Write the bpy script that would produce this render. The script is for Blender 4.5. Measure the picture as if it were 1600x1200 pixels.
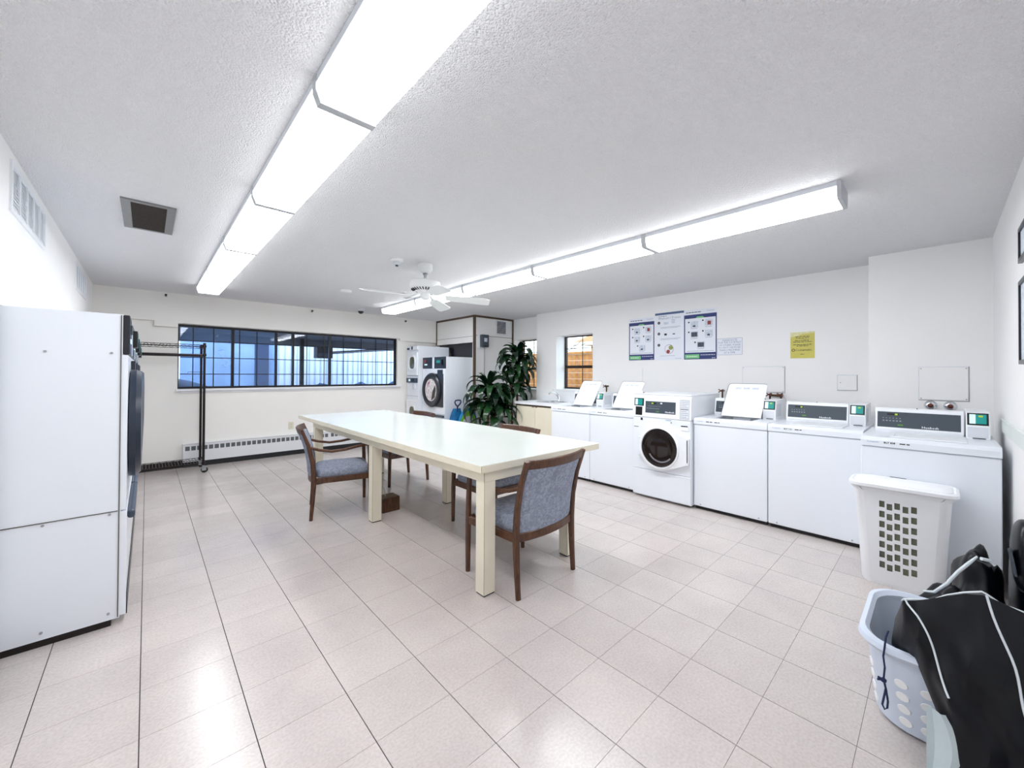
import bpy, bmesh, math, random
from mathutils import Vector, Matrix

C = bpy.context.scene.collection
for o in list(bpy.data.objects):
    bpy.data.objects.remove(o)
R = math.radians
PI = math.pi
random.seed(7)

# ------------------------------------------------------------------ camera, world, exposure
F, CX, CY, YAW, PITCH, ROLL, H = 619.2435, 842.151, 579.370, 0.78003, 0.00877, 0.00428, 1.32831
cam = bpy.data.cameras.new('camera')
camo = bpy.data.objects.new('camera', cam)
C.objects.link(camo)
fw = Vector((math.sin(YAW) * math.cos(PITCH), math.cos(YAW) * math.cos(PITCH), math.sin(PITCH)))
rt = Vector((math.cos(YAW), -math.sin(YAW), 0))
up = rt.cross(fw)
rt2 = rt * math.cos(ROLL) + up * math.sin(ROLL)
up2 = -rt * math.sin(ROLL) + up * math.cos(ROLL)
mw = Matrix((rt2, up2, -fw)).transposed().to_4x4()
mw.translation = Vector((0, 0, H))
camo.matrix_world = mw
cam.sensor_fit = 'HORIZONTAL'
cam.sensor_width = 36.0
cam.lens = F / 1600 * 36.0
cam.shift_x = (800 - CX) / 1600
cam.shift_y = (CY - 600) / 1600
cam.clip_start = 0.02
bpy.context.scene.camera = camo

sc = bpy.context.scene
sc.view_settings.view_transform = 'Standard'
sc.view_settings.look = 'None'
sc.view_settings.gamma = 1.0
sc.view_settings.use_curve_mapping = False
sc.view_settings.exposure = 1.34
sc.cycles.max_bounces = 10
sc.cycles.diffuse_bounces = 7
sc.cycles.use_denoising = True

LAMP = 6.2          # emission of the fluorescent lenses
w = bpy.data.worlds.new('world')
sc.world = w
w.use_nodes = True
bg = w.node_tree.nodes['Background']
bg.inputs[0].default_value = (0.80, 0.90, 1.0, 1)
bg.inputs[1].default_value = 2.4


# ------------------------------------------------------------------ materials
def lin(c):
    return tuple(((v / 255.0) / 12.92 if v / 255.0 <= 0.04045 else ((v / 255.0 + 0.055) / 1.055) ** 2.4) for v in c) + (1,)


def mat(name, rgb, rough=0.5, metal=0.0, noise=None, bump=None, coat=0.0, spec=0.5, emit=0.0):
    """noise = (scale, amount) lightens and darkens the colour; bump = (scale, strength)."""
    m = bpy.data.materials.new(name)
    m.use_nodes = True
    nt = m.node_tree
    b = nt.nodes['Principled BSDF']
    c = lin(rgb)
    b.inputs['Base Color'].default_value = c
    b.inputs['Roughness'].default_value = rough
    b.inputs['Metallic'].default_value = metal
    b.inputs['Specular IOR Level'].default_value = spec
    b.inputs['Coat Weight'].default_value = coat
    if emit:
        b.inputs['Emission Color'].default_value = c
        b.inputs['Emission Strength'].default_value = emit
    tc = nt.nodes.new('ShaderNodeTexCoord')
    if noise:
        n = nt.nodes.new('ShaderNodeTexNoise')
        n.inputs['Scale'].default_value = noise[0]
        n.inputs['Detail'].default_value = 4
        nt.links.new(tc.outputs['Object'], n.inputs['Vector'])
        r = nt.nodes.new('ShaderNodeValToRGB')
        a = noise[1]
        r.color_ramp.elements[0].position = 0.3
        r.color_ramp.elements[1].position = 0.7
        r.color_ramp.elements[0].color = tuple(max(0, v * (1 - a)) for v in c[:3]) + (1,)
        r.color_ramp.elements[1].color = tuple(min(1, v * (1 + a)) for v in c[:3]) + (1,)
        nt.links.new(n.outputs['Fac'], r.inputs['Fac'])
        nt.links.new(r.outputs['Color'], b.inputs['Base Color'])
    if bump:
        n = nt.nodes.new('ShaderNodeTexNoise')
        n.inputs['Scale'].default_value = bump[0]
        n.inputs['Detail'].default_value = 3
        nt.links.new(tc.outputs['Object'], n.inputs['Vector'])
        bp = nt.nodes.new('ShaderNodeBump')
        bp.inputs['Strength'].default_value = bump[1]
        bp.inputs['Distance'].default_value = 0.01
        nt.links.new(n.outputs['Fac'], bp.inputs['Height'])
        nt.links.new(bp.outputs['Normal'], b.inputs['Normal'])
    return m


M = {}
M['wall'] = mat('wall_paint', (242, 242, 242), 0.6, noise=(1.3, 0.02), bump=(260, 0.05))
M['wall_warm'] = mat('wall_paint_warm', (241, 239, 235), 0.6, noise=(1.3, 0.02), bump=(260, 0.05))
M['white'] = mat('white_enamel', (230, 235, 242), 0.28, noise=(2.0, 0.012), coat=0.2)
M['white2'] = mat('white_plastic', (236, 239, 243), 0.35, noise=(3, 0.01))
M['grille'] = mat('white_grille', (214, 218, 224), 0.45, noise=(3, 0.01))
M['capgrey'] = mat('grey_end_cap', (186, 190, 194), 0.5, noise=(5, 0.03))
M['shadowgap'] = mat('dark_gap', (34, 34, 38), 0.8, noise=(5, 0.1))
M['black'] = mat('black_plastic', (10, 11, 14), 0.35, noise=(8, 0.1))
M['charcoal'] = mat('charcoal_plastic', (24, 27, 36), 0.3, noise=(8, 0.05))
M['slate'] = mat('slate_fascia', (62, 72, 82), 0.4, noise=(8, 0.03))
M['greytrim'] = mat('grey_blue_trim', (52, 64, 80), 0.3, noise=(8, 0.05))
M['silver'] = mat('silver_metal', (170, 172, 176), 0.35, 0.8, noise=(10, 0.05))
M['chrome'] = mat('chrome', (220, 222, 226), 0.12, 1.0, noise=(10, 0.02))
M['brass'] = mat('aged_brass', (80, 58, 38), 0.35, 0.9, noise=(60, 0.4))
M['rust'] = mat('rusty_metal', (96, 52, 40), 0.5, 0.5, noise=(60, 0.5))
M['bronze'] = mat('dark_bronze_metal', (34, 26, 27), 0.4, 0.4, noise=(20, 0.15))
M['cream'] = mat('cream_laminate', (230, 223, 203), 0.35, noise=(5, 0.03))
M['tabletop'] = mat('pale_laminate', (216, 221, 216), 0.22, noise=(2.5, 0.02), coat=0.15)
M['edge'] = mat('laminate_edge_line', (86, 82, 72), 0.5, noise=(8, 0.1))
M['brownwood'] = mat('brown_trim', (88, 70, 56), 0.5, noise=(18, 0.12))
M['teal'] = mat('teal_screen', (14, 120, 116), 0.3, noise=(6, 0.05), emit=0.25)
M['screenpale'] = mat('pale_screen', (190, 222, 226), 0.3, noise=(6, 0.02), emit=0.25)
M['ledgreen'] = mat('green_led', (150, 180, 50), 0.4, noise=(6, 0.02), emit=0.15)
M['greenkey'] = mat('green_key', (84, 140, 54), 0.4, noise=(6, 0.02))
M['paper'] = mat('poster_paper', (232, 236, 244), 0.5, noise=(4, 0.01))
M['navy'] = mat('navy_print', (38, 52, 112), 0.5, noise=(6, 0.03))
M['bluegrey'] = mat('blue_grey_print', (72, 96, 136), 0.5, noise=(6, 0.03))
M['greenprint'] = mat('green_print', (120, 196, 130), 0.5, noise=(6, 0.03))
M['ink'] = mat('dark_ink', (30, 33, 42), 0.6, noise=(20, 0.05))
M['inkgrey'] = mat('grey_ink', (140, 148, 162), 0.6, noise=(20, 0.05))
M['redprint'] = mat('red_print', (150, 62, 62), 0.6, noise=(40, 0.3))
M['oliveprint'] = mat('olive_print', (150, 160, 100), 0.6, noise=(40, 0.3))
M['picgrey'] = mat('pale_picture', (206, 214, 226), 0.6, noise=(60, 0.2))
M['picdark'] = mat('dark_picture', (66, 74, 84), 0.6, noise=(60, 0.3))
M['yellow'] = mat('yellow_paper', (206, 196, 92), 0.4, noise=(8, 0.06))
M['tape'] = mat('clear_tape', (222, 218, 166), 0.15, noise=(40, 0.1))
M['bluebadge'] = mat('blue_badge', (70, 110, 170), 0.5, noise=(9, 0.03))
M['ivory'] = mat('ivory_plastic', (222, 218, 196), 0.4, noise=(9, 0.02))
M['hamper'] = mat('hamper_plastic', (236, 238, 242), 0.35, noise=(3, 0.01))
M['hamperin'] = mat('olive_hamper_inside', (132, 134, 116), 0.6, noise=(8, 0.12))
M['basket'] = mat('basket_plastic', (208, 218, 234), 0.3, noise=(3, 0.01))
M['ovalwhite'] = mat('white_oval', (248, 250, 252), 0.4, noise=(3, 0.01))
M['doornavy'] = mat('navy_grey_door', (32, 42, 58), 0.3, noise=(8, 0.05))
M['cord'] = mat('navy_cord', (22, 36, 78), 0.7, noise=(60, 0.2))
M['piping'] = mat('white_piping', (214, 222, 228), 0.5, noise=(30, 0.05))
M['lining'] = mat('pale_lining', (196, 210, 214), 0.6, noise=(10, 0.05))
M['blueshovel'] = mat('translucent_blue_plastic', (50, 140, 196), 0.25, noise=(14, 0.25))
M['greenprintbag'] = mat('lime_plastic', (126, 196, 60), 0.35, noise=(14, 0.15))
M['bagprint'] = mat('pale_printed_plastic', (206, 216, 222), 0.35, noise=(22, 0.25))
M['pot'] = mat('dark_pot', (52, 52, 54), 0.5, noise=(12, 0.1))
M['soil'] = mat('potting_soil', (48, 38, 30), 0.9, noise=(60, 0.4))
M['cane'] = mat('cane_bark', (110, 80, 62), 0.8, noise=(30, 0.3))
M['sage'] = mat('pale_green_rail', (224, 230, 227), 0.4, noise=(5, 0.02))
M['mesh'] = mat('vent_mesh', (44, 36, 29), 0.6, noise=(60, 0.3))
M['ventmetal'] = mat('vent_frame_metal', (142, 142, 142), 0.35, 0.6, noise=(20, 0.08))
M['finmetal'] = mat('heater_fin_grey', (96, 102, 106), 0.5, 0.2, noise=(60, 0.2))
M['heater'] = mat('heater_enamel', (226, 228, 232), 0.35, noise=(3, 0.01))
M['door_olive'] = mat('dryer_window_glass', (84, 84, 62), 0.12, noise=(14, 0.3))
M['laundry'] = mat('tumbled_laundry', (214, 208, 208), 0.8, noise=(26, 0.35), bump=(22, 0.9))
M['laundry2'] = mat('pink_laundry', (176, 120, 140), 0.8, noise=(26, 0.35))
M['drumdark'] = mat('dark_drum', (56, 50, 46), 0.3, 0.4, noise=(12, 0.3))
M['fan'] = mat('fan_white', (232, 234, 234), 0.35, noise=(4, 0.01))
M['siding'] = mat('daylight_blue_siding', (212, 224, 240), 0.5, noise=(3, 0.06))  # blue cast of the daylight is put into the siding colour
M['sidingdark'] = mat('dark_shutter', (40, 56, 84), 0.5, noise=(3, 0.1))
M['slab'] = mat('grey_slab', (96, 100, 108), 0.8, noise=(3, 0.08))
M['asphalt'] = mat('patio_floor', (110, 116, 126), 0.7, noise=(3, 0.1))
M['fence'] = mat('cedar_board', (182, 124, 66), 0.7, noise=(9, 0.25))
M['housewall'] = mat('tan_stucco', (196, 160, 110), 0.8, noise=(5, 0.08))
M['roof'] = mat('brown_roof', (150, 104, 60), 0.8, noise=(12, 0.2))
M['fascia'] = mat('pale_fascia', (226, 228, 214), 0.6, noise=(5, 0.03))
M['bark'] = mat('tree_bark', (62, 50, 40), 0.9, noise=(30, 0.3))
M['hedge'] = mat('blue_green_hedge', (34, 70, 110), 0.8, noise=(30, 0.4))
M['frameblack'] = mat('black_aluminium', (14, 16, 22), 0.4, 0.3, noise=(20, 0.1))
M['framebrown'] = mat('brown_aluminium', (32, 22, 15), 0.4, 0.3, noise=(20, 0.1))


def mat_ceiling():
    m = mat('popcorn_ceiling', (232, 232, 234), 0.85)
    nt = m.node_tree
    b = nt.nodes['Principled BSDF']
    tc = nt.nodes.new('ShaderNodeTexCoord')
    n = nt.nodes.new('ShaderNodeTexNoise')
    n.inputs['Scale'].default_value = 85
    n.inputs['Detail'].default_value = 2
    n2 = nt.nodes.new('ShaderNodeTexVoronoi')
    n2.inputs['Scale'].default_value = 140
    ad = nt.nodes.new('ShaderNodeMath')
    ad.operation = 'SUBTRACT'
    nt.links.new(tc.outputs['Object'], n.inputs['Vector'])
    nt.links.new(tc.outputs['Object'], n2.inputs['Vector'])
    nt.links.new(n.outputs['Fac'], ad.inputs[0])
    nt.links.new(n2.outputs['Distance'], ad.inputs[1])
    bp = nt.nodes.new('ShaderNodeBump')
    bp.inputs['Strength'].default_value = 0.8
    bp.inputs['Distance'].default_value = 0.008
    nt.links.new(ad.outputs[0], bp.inputs['Height'])
    nt.links.new(bp.outputs['Normal'], b.inputs['Normal'])
    return m


M['ceiling'] = mat_ceiling()


def mat_tile():
    m = bpy.data.materials.new('vinyl_tile')
    m.use_nodes = True
    nt = m.node_tree
    b = nt.nodes['Principled BSDF']
    geo = nt.nodes.new('ShaderNodeNewGeometry')
    oi = nt.nodes.new('ShaderNodeObjectInfo')
    n = nt.nodes.new('ShaderNodeTexNoise')
    n.inputs['Scale'].default_value = 95
    n.inputs['Detail'].default_value = 5
    nt.links.new(geo.outputs['Position'], n.inputs['Vector'])
    r = nt.nodes.new('ShaderNodeValToRGB')
    r.color_ramp.elements[0].position = 0.32
    r.color_ramp.elements[0].color = lin((193, 184, 179))
    r.color_ramp.elements[1].position = 0.62
    r.color_ramp.elements[1].color = lin((205, 197, 193))
    nt.links.new(n.outputs['Fac'], r.inputs['Fac'])
    n2 = nt.nodes.new('ShaderNodeTexNoise')
    n2.inputs['Scale'].default_value = 1.7
    n2.inputs['Detail'].default_value = 5
    n2.inputs['Roughness'].default_value = 0.7
    nt.links.new(geo.outputs['Position'], n2.inputs['Vector'])
    r2 = nt.nodes.new('ShaderNodeValToRGB')
    r2.color_ramp.elements[0].position = 0.35
    r2.color_ramp.elements[0].color = (0.90, 0.89, 0.90, 1)
    r2.color_ramp.elements[1].position = 0.6
    r2.color_ramp.elements[1].color = (1, 1, 1, 1)
    nt.links.new(n2.outputs['Fac'], r2.inputs['Fac'])
    mx = nt.nodes.new('ShaderNodeMix')
    mx.data_type = 'RGBA'
    mx.blend_type = 'MULTIPLY'
    mx.inputs[0].default_value = 1
    nt.links.new(r.outputs['Color'], mx.inputs[6])
    nt.links.new(r2.outputs['Color'], mx.inputs[7])
    mr = nt.nodes.new('ShaderNodeMapRange')
    mr.inputs[3].default_value = 0.955
    mr.inputs[4].default_value = 1.03
    nt.links.new(oi.outputs['Random'], mr.inputs[0])
    mx2 = nt.nodes.new('ShaderNodeMix')
    mx2.data_type = 'RGBA'
    mx2.blend_type = 'MULTIPLY'
    mx2.inputs[0].default_value = 1
    nt.links.new(mx.outputs[2], mx2.inputs[6])
    nt.links.new(mr.outputs[0], mx2.inputs[7])
    nt.links.new(mx2.outputs[2], b.inputs['Base Color'])
    mr2 = nt.nodes.new('ShaderNodeMapRange')
    mr2.inputs[3].default_value = 0.16
    mr2.inputs[4].default_value = 0.32
    nt.links.new(n2.outputs['Fac'], mr2.inputs[0])
    nt.links.new(mr2.outputs[0], b.inputs['Roughness'])
    b.inputs['Coat Weight'].default_value = 0.2
    b.inputs['Coat Roughness'].default_value = 0.16
    bp = nt.nodes.new('ShaderNodeBump')
    bp.inputs['Strength'].default_value = 0.03
    bp.inputs['Distance'].default_value = 0.01
    n3 = nt.nodes.new('ShaderNodeTexNoise')
    n3.inputs['Scale'].default_value = 9
    nt.links.new(geo.outputs['Position'], n3.inputs['Vector'])
    nt.links.new(n3.outputs['Fac'], bp.inputs['Height'])
    nt.links.new(bp.outputs['Normal'], b.inputs['Normal'])
    return m


M['tile'] = mat_tile()


def mat_wood():
    m = mat('walnut_wood', (104, 58, 34), 0.4, coat=0.08)
    nt = m.node_tree
    b = nt.nodes['Principled BSDF']
    tc = nt.nodes.new('ShaderNodeTexCoord')
    mp = nt.nodes.new('ShaderNodeMapping')
    mp.inputs['Scale'].default_value = (14, 14, 2.5)
    n = nt.nodes.new('ShaderNodeTexNoise')
    n.inputs['Scale'].default_value = 4
    n.inputs['Detail'].default_value = 6
    n.inputs['Distortion'].default_value = 1.2
    r = nt.nodes.new('ShaderNodeValToRGB')
    r.color_ramp.elements[0].position = 0.3
    r.color_ramp.elements[0].color = lin((50, 27, 14))
    r.color_ramp.elements[1].position = 0.7
    r.color_ramp.elements[1].color = lin((98, 58, 30))
    nt.links.new(tc.outputs['Object'], mp.inputs[0])
    nt.links.new(mp.outputs[0], n.inputs['Vector'])
    nt.links.new(n.outputs['Fac'], r.inputs['Fac'])
    nt.links.new(r.outputs['Color'], b.inputs['Base Color'])
    return m


M['wood'] = mat_wood()


def mat_fabric():
    m = mat('mottled_blue_grey_fabric', (140, 152, 170), 0.85)
    nt = m.node_tree
    b = nt.nodes['Principled BSDF']
    tc = nt.nodes.new('ShaderNodeTexCoord')
    v = nt.nodes.new('ShaderNodeTexNoise')
    v.inputs['Scale'].default_value = 34
    v.inputs['Detail'].default_value = 3
    v.inputs['Distortion'].default_value = 1.6
    r = nt.nodes.new('ShaderNodeValToRGB')
    r.color_ramp.elements[0].position = 0.36
    r.color_ramp.elements[0].color = lin((126, 132, 150))
    r.color_ramp.elements[1].position = 0.62
    r.color_ramp.elements[1].color = lin((158, 164, 182))
    e = r.color_ramp.elements.new(0.5)
    e.color = lin((140, 148, 164))
    nt.links.new(tc.outputs['Object'], v.inputs['Vector'])
    nt.links.new(v.outputs['Fac'], r.inputs['Fac'])
    nt.links.new(r.outputs['Color'], b.inputs['Base Color'])
    return m


M['fabric'] = mat_fabric()


def mat_emit(name, rgb, s):
    m = bpy.data.materials.new(name)
    m.use_nodes = True
    nt = m.node_tree
    nt.nodes.remove(nt.nodes['Principled BSDF'])
    e = nt.nodes.new('ShaderNodeEmission')
    e.inputs[0].default_value = lin(rgb)
    e.inputs[1].default_value = s
    # the prismatic lens is brighter over its two tubes
    tc = nt.nodes.new('ShaderNodeTexCoord')
    wv = nt.nodes.new('ShaderNodeTexWave')
    wv.inputs['Scale'].default_value = 2.6
    wv.inputs['Phase Offset'].default_value = 0.8
    wv.bands_direction = 'X'
    mr = nt.nodes.new('ShaderNodeMapRange')
    mr.inputs[3].default_value = s * 0.85
    mr.inputs[4].default_value = s * 1.12
    nt.links.new(tc.outputs['Object'], wv.inputs['Vector'])
    nt.links.new(wv.outputs['Fac'], mr.inputs[0])
    nt.links.new(mr.outputs[0], e.inputs[1])
    nt.links.new(e.outputs[0], nt.nodes['Material Output'].inputs[0])
    return m


M['lens'] = mat_emit('lit_fluorescent_lens', (250, 252, 255), LAMP)
M['lens_side'] = mat_emit('lit_lens_flank', (250, 252, 255), LAMP * 0.28)
M['lens_bright'] = mat_emit('brighter_fluorescent_lens', (250, 252, 255), LAMP * 1.5)
M['lens_side_bright'] = mat_emit('brighter_lens_flank', (250, 252, 255), LAMP * 0.5)


def mat_glass(name, tint, refl=0.12, haze=0.0, hazecol=(180, 200, 230)):
    m = bpy.data.materials.new(name)
    m.use_nodes = True
    nt = m.node_tree
    nt.nodes.remove(nt.nodes['Principled BSDF'])
    t = nt.nodes.new('ShaderNodeBsdfTransparent')
    t.inputs[0].default_value = lin(tint)
    g = nt.nodes.new('ShaderNodeBsdfGlossy')
    g.inputs['Roughness'].default_value = 0.02
    d = nt.nodes.new('ShaderNodeBsdfTranslucent')
    d.inputs[0].default_value = lin(hazecol)
    n = nt.nodes.new('ShaderNodeTexNoise')
    n.inputs['Scale'].default_value = 1.6
    n.inputs['Detail'].default_value = 5
    tc = nt.nodes.new('ShaderNodeTexCoord')
    nt.links.new(tc.outputs['Object'], n.inputs['Vector'])
    mr = nt.nodes.new('ShaderNodeMapRange')
    mr.inputs[1].default_value = 0.35
    mr.inputs[2].default_value = 0.65
    mr.inputs[3].default_value = haze * 0.6
    mr.inputs[4].default_value = min(1, haze * 1.3)
    nt.links.new(n.outputs['Fac'], mr.inputs[0])
    m1 = nt.nodes.new('ShaderNodeMixShader')
    nt.links.new(mr.outputs[0], m1.inputs[0])
    nt.links.new(t.outputs[0], m1.inputs[1])
    nt.links.new(d.outputs[0], m1.inputs[2])
    m2 = nt.nodes.new('ShaderNodeMixShader')
    lw = nt.nodes.new('ShaderNodeLayerWeight')
    lw.inputs[0].default_value = 0.5
    fr = nt.nodes.new('ShaderNodeMath')
    fr.operation = 'POWER'
    fr.inputs[1].default_value = 5.0
    nt.links.new(lw.outputs['Facing'], fr.inputs[0])
    ma = nt.nodes.new('ShaderNodeMath')
    ma.operation = 'ADD'
    ma.inputs[1].default_value = refl * 0.5
    nt.links.new(fr.outputs[0], ma.inputs[0])
    nt.links.new(ma.outputs[0], m2.inputs[0])
    nt.links.new(m1.outputs[0], m2.inputs[1])
    nt.links.new(g.outputs[0], m2.inputs[2])
    nt.links.new(m2.outputs[0], nt.nodes['Material Output'].inputs[0])
    return m


M['glass_blue'] = mat_glass('hazy_daylight_blue_glass', (206, 226, 250), 0.08, 0.22, (206, 224, 248))  # daylight's blue cast is put into the tint and haze colours
M['glass_clearblue'] = mat_glass('clear_daylight_tint_glass', (236, 243, 254), 0.06, 0.0)  # tint carries a little of the blue daylight
M['glass'] = mat_glass('clear_glass', (240, 244, 244), 0.05, 0.0)


def mat_bag():
    m = mat('black_nylon', (4, 7, 15), 0.38, noise=(6, 0.3), bump=(7, 0.6), spec=0.28)
    return m


M['bag'] = mat_bag()
M['bag2'] = mat('dark_leatherette', (6, 9, 18), 0.3, noise=(7, 0.3), spec=0.35)


def mat_leaf():
    m = mat('glossy_leaf', (34, 78, 46), 0.22)
    nt = m.node_tree
    b = nt.nodes['Principled BSDF']
    oi = nt.nodes.new('ShaderNodeObjectInfo')
    r = nt.nodes.new('ShaderNodeValToRGB')
    r.color_ramp.elements[0].color = lin((10, 34, 24))
    r.color_ramp.elements[1].color = lin((40, 82, 42))
    nt.links.new(oi.outputs['Random'], r.inputs['Fac'])
    tc = nt.nodes.new('ShaderNodeTexCoord')
    n = nt.nodes.new('ShaderNodeTexNoise')
    n.inputs['Scale'].default_value = 14
    nt.links.new(tc.outputs['Object'], n.inputs['Vector'])
    mx = nt.nodes.new('ShaderNodeMix')
    mx.data_type = 'RGBA'
    mx.blend_type = 'MULTIPLY'
    mx.inputs[0].default_value = 0.5
    nt.links.new(r.outputs['Color'], mx.inputs[6])
    nt.links.new(n.outputs['Fac'], mx.inputs[7])
    nt.links.new(mx.outputs[2], b.inputs['Base Color'])
    return m


M['leaf'] = mat_leaf()


# ------------------------------------------------------------------ geometry helpers
class MB:
    def __init__(s):
        s.bm = bmesh.new()
        s.smooth = False

    def box(s, x0, x1, y0, y1, z0, z1, b=0.0, seg=1):
        bm = s.bm
        ret = bmesh.ops.create_cube(bm, size=1.0)
        vs = ret['verts']
        for v in vs:
            v.co = Vector(((x0 + x1) / 2 + v.co.x * (x1 - x0), (y0 + y1) / 2 + v.co.y * (y1 - y0), (z0 + z1) / 2 + v.co.z * (z1 - z0)))
        if b:
            es = list({e for v in vs for e in v.link_edges})
            bmesh.ops.bevel(bm, geom=es, offset=b, segments=seg, profile=0.5, affect='EDGES')
        return s

    def poly(s, pts, axis, a0, a1):
        """prism: 2-D pts extruded along axis ('x': pts are (y,z); 'y': (x,z); 'z': (x,y))."""
        bm = s.bm

        def mk(p, a):
            return {'x': (a, p[0], p[1]), 'y': (p[0], a, p[1]), 'z': (p[0], p[1], a)}[axis]
        A = [bm.verts.new(mk(p, a0)) for p in pts]
        B = [bm.verts.new(mk(p, a1)) for p in pts]
        bm.faces.new(A)
        bm.faces.new(B[::-1])
        n = len(pts)
        for i in range(n):
            bm.faces.new((A[i], B[i], B[(i + 1) % n], A[(i + 1) % n]))
        return s

    def rings(s, rings, cap=True, close=True):
        bm = s.bm
        V = [[bm.verts.new(p) for p in r] for r in rings]
        n = len(rings[0])
        for a, b in zip(V, V[1:]):
            for i in range(n if close else n - 1):
                bm.faces.new((a[i], a[(i + 1) % n], b[(i + 1) % n], b[i]))
        if cap:
            bm.faces.new(V[0][::-1])
            bm.faces.new(V[-1])
        return s

    def tube(s, pts, r, n=8, cap=True):
        pts = [Vector(p) for p in pts]
        rr = r if isinstance(r, (list, tuple)) else [r] * len(pts)
        out = []
        prev = None
        for i, p in enumerate(pts):
            t = (pts[min(i + 1, len(pts) - 1)] - pts[max(i - 1, 0)]).normalized()
            if prev is None:
                a = Vector((0, 0, 1)) if abs(t.z) < 0.9 else Vector((1, 0, 0))
                u = t.cross(a).normalized()
            else:
                u = (prev - t * prev.dot(t)).normalized()
            prev = u
            v = t.cross(u)
            out.append([p + (u * math.cos(2 * PI * k / n) + v * math.sin(2 * PI * k / n)) * rr[i] for k in range(n)])
        return s.rings(out, cap)

    def sweep(s, pts, wd, ht, upv=(0, 0, 1), rnd=0.25):
        """rounded-rectangular bar along pts: wd across, ht along upv; wd and ht may be lists."""
        pts = [Vector(p) for p in pts]
        U = Vector(upv)
        out = []
        for i, p in enumerate(pts):
            t = (pts[min(i + 1, len(pts) - 1)] - pts[max(i - 1, 0)]).normalized()
            side = t.cross(U).normalized()
            u2 = side.cross(t).normalized()
            a = (wd[i] if isinstance(wd, (list, tuple)) else wd) / 2
            b = (ht[i] if isinstance(ht, (list, tuple)) else ht) / 2
            c = min(a, b) * rnd * 2
            q = [(-a, -b + c), (-a, b - c), (-a + c, b), (a - c, b), (a, b - c), (a, -b + c), (a - c, -b), (-a + c, -b)]
            out.append([p + side * x + u2 * y for x, y in q])
        return s.rings(out, True)

    def lathe(s, prof, n=24, c=(0, 0, 0), axis='z', cap=True):
        out = []
        for r, h in prof:
            ring = []
            for k in range(n):
                a = 2 * PI * k / n
                x, y = r * math.cos(a), r * math.sin(a)
                p = {'z': (x, y, h), 'y': (x, h, y), 'x': (h, x, y)}[axis]
                ring.append(Vector(p) + Vector(c))
            out.append(ring)
        return s.rings(out, cap)

    def grid(s, P):
        bm = s.bm
        V = [[bm.verts.new(p) for p in r] for r in P]
        for a, b in zip(V, V[1:]):
            for i in range(len(a) - 1):
                bm.faces.new((a[i], a[i + 1], b[i + 1], b[i]))
        return s

    def mesh(s, name, m, smooth=False, recalc=True):
        if recalc:
            bmesh.ops.recalc_face_normals(s.bm, faces=s.bm.faces)
        me = bpy.data.meshes.new(name)
        s.bm.to_mesh(me)
        s.bm.free()
        me.materials.append(M[m])
        if smooth:
            for p in me.polygons:
                p.use_smooth = True
            if hasattr(me, 'set_sharp_from_angle'):
                me.set_sharp_from_angle(angle=R(40))
        return me

    def build(s, name, m, parent=None, smooth=False, loc=None, label=None, recalc=True):
        o = bpy.data.objects.new(name, s.mesh(name, m, smooth, recalc))
        C.objects.link(o)
        if parent is not None:
            o.parent = parent
        if loc is not None:
            o.location = loc
        if label:
            o['label'] = label
        return o


def thing(name, label, cat, loc=(0, 0, 0), rz=0.0, group=None):
    o = bpy.data.objects.new(name, None)
    o.empty_display_size = 0.05
    C.objects.link(o)
    o.location = loc
    o.rotation_euler = (0, 0, rz)
    o['label'] = label
    o['category'] = cat
    if group:
        o['group'] = group
    return o


def tag(o, label, cat, group=None, kind=None):
    o['label'] = label
    o['category'] = cat
    if group:
        o['group'] = group
    if kind:
        o['kind'] = kind
    return o


def struct(o):
    o['kind'] = 'structure'
    return o


def box(name, m, x0, x1, y0, y1, z0, z1, parent=None, b=0.0, seg=1, label=None, smooth=False):
    return MB().box(x0, x1, y0, y1, z0, z1, b, seg).build(name, m, parent, smooth=smooth, label=label)


def copy_tree(o, parent=None):
    c = o.copy()
    C.objects.link(c)
    if parent is not None:
        c.parent = parent
    for ch in [k for k in bpy.data.objects if k.parent == o and k is not c]:
        copy_tree(ch, c)
    return c


def lettering(s, size, x, y, z, m, parent, align='LEFT', sx=1.0, name='lettering', bold=0.0):
    """flat letters standing in the local xz plane, read from the -y side."""
    cu = bpy.data.curves.new('letters', 'FONT')
    cu.body = s
    cu.size = size
    cu.resolution_u = 1
    cu.align_x = align
    cu.offset = bold
    cu.space_line = 1.0
    t = bpy.data.objects.new('letters_tmp', cu)
    C.objects.link(t)
    bpy.context.view_layer.update()
    dg = bpy.context.evaluated_depsgraph_get()
    me = bpy.data.meshes.new_from_object(t.evaluated_get(dg))
    bpy.data.objects.remove(t)
    for v in me.vertices:
        v.co = (x + v.co.x * sx, y, z + v.co.y)
    me.materials.clear()
    me.materials.append(M[m])
    o = bpy.data.objects.new(name, me)
    C.objects.link(o)
    o.parent = parent
    return o


def print_line(x, z, width, height, m, parent, y=-.0042, align='LEFT', seed=1):
    """a line of print too small to read in the photograph: a row of short word marks."""
    rnd = random.Random(seed)
    b_ = MB()
    x0 = x - width / 2 if align == 'CENTER' else x
    p = x0
    while p < x0 + width - height:
        w_ = min(rnd.uniform(2.2, 5.5) * height, x0 + width - p)
        b_.box(p, p + w_, y, y + .0004, z, z + height)
        p += w_ + height * .8
    return b_.build('print_line', m, parent)


WR = -PI / 2   # faces the room from the right wall: local x runs toward the viewer's right
WL = PI / 2    # faces the room from the left wall

# ------------------------------------------------------------------ the room shell
CEIL = 2.43
XL, YB, XR, YF = -0.49, 7.50, 5.10, -0.30


def quadwall(name, m, boxes):
    b = MB()
    for q in boxes:
        b.box(*q)
    return struct(b.build(name, m))


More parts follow.
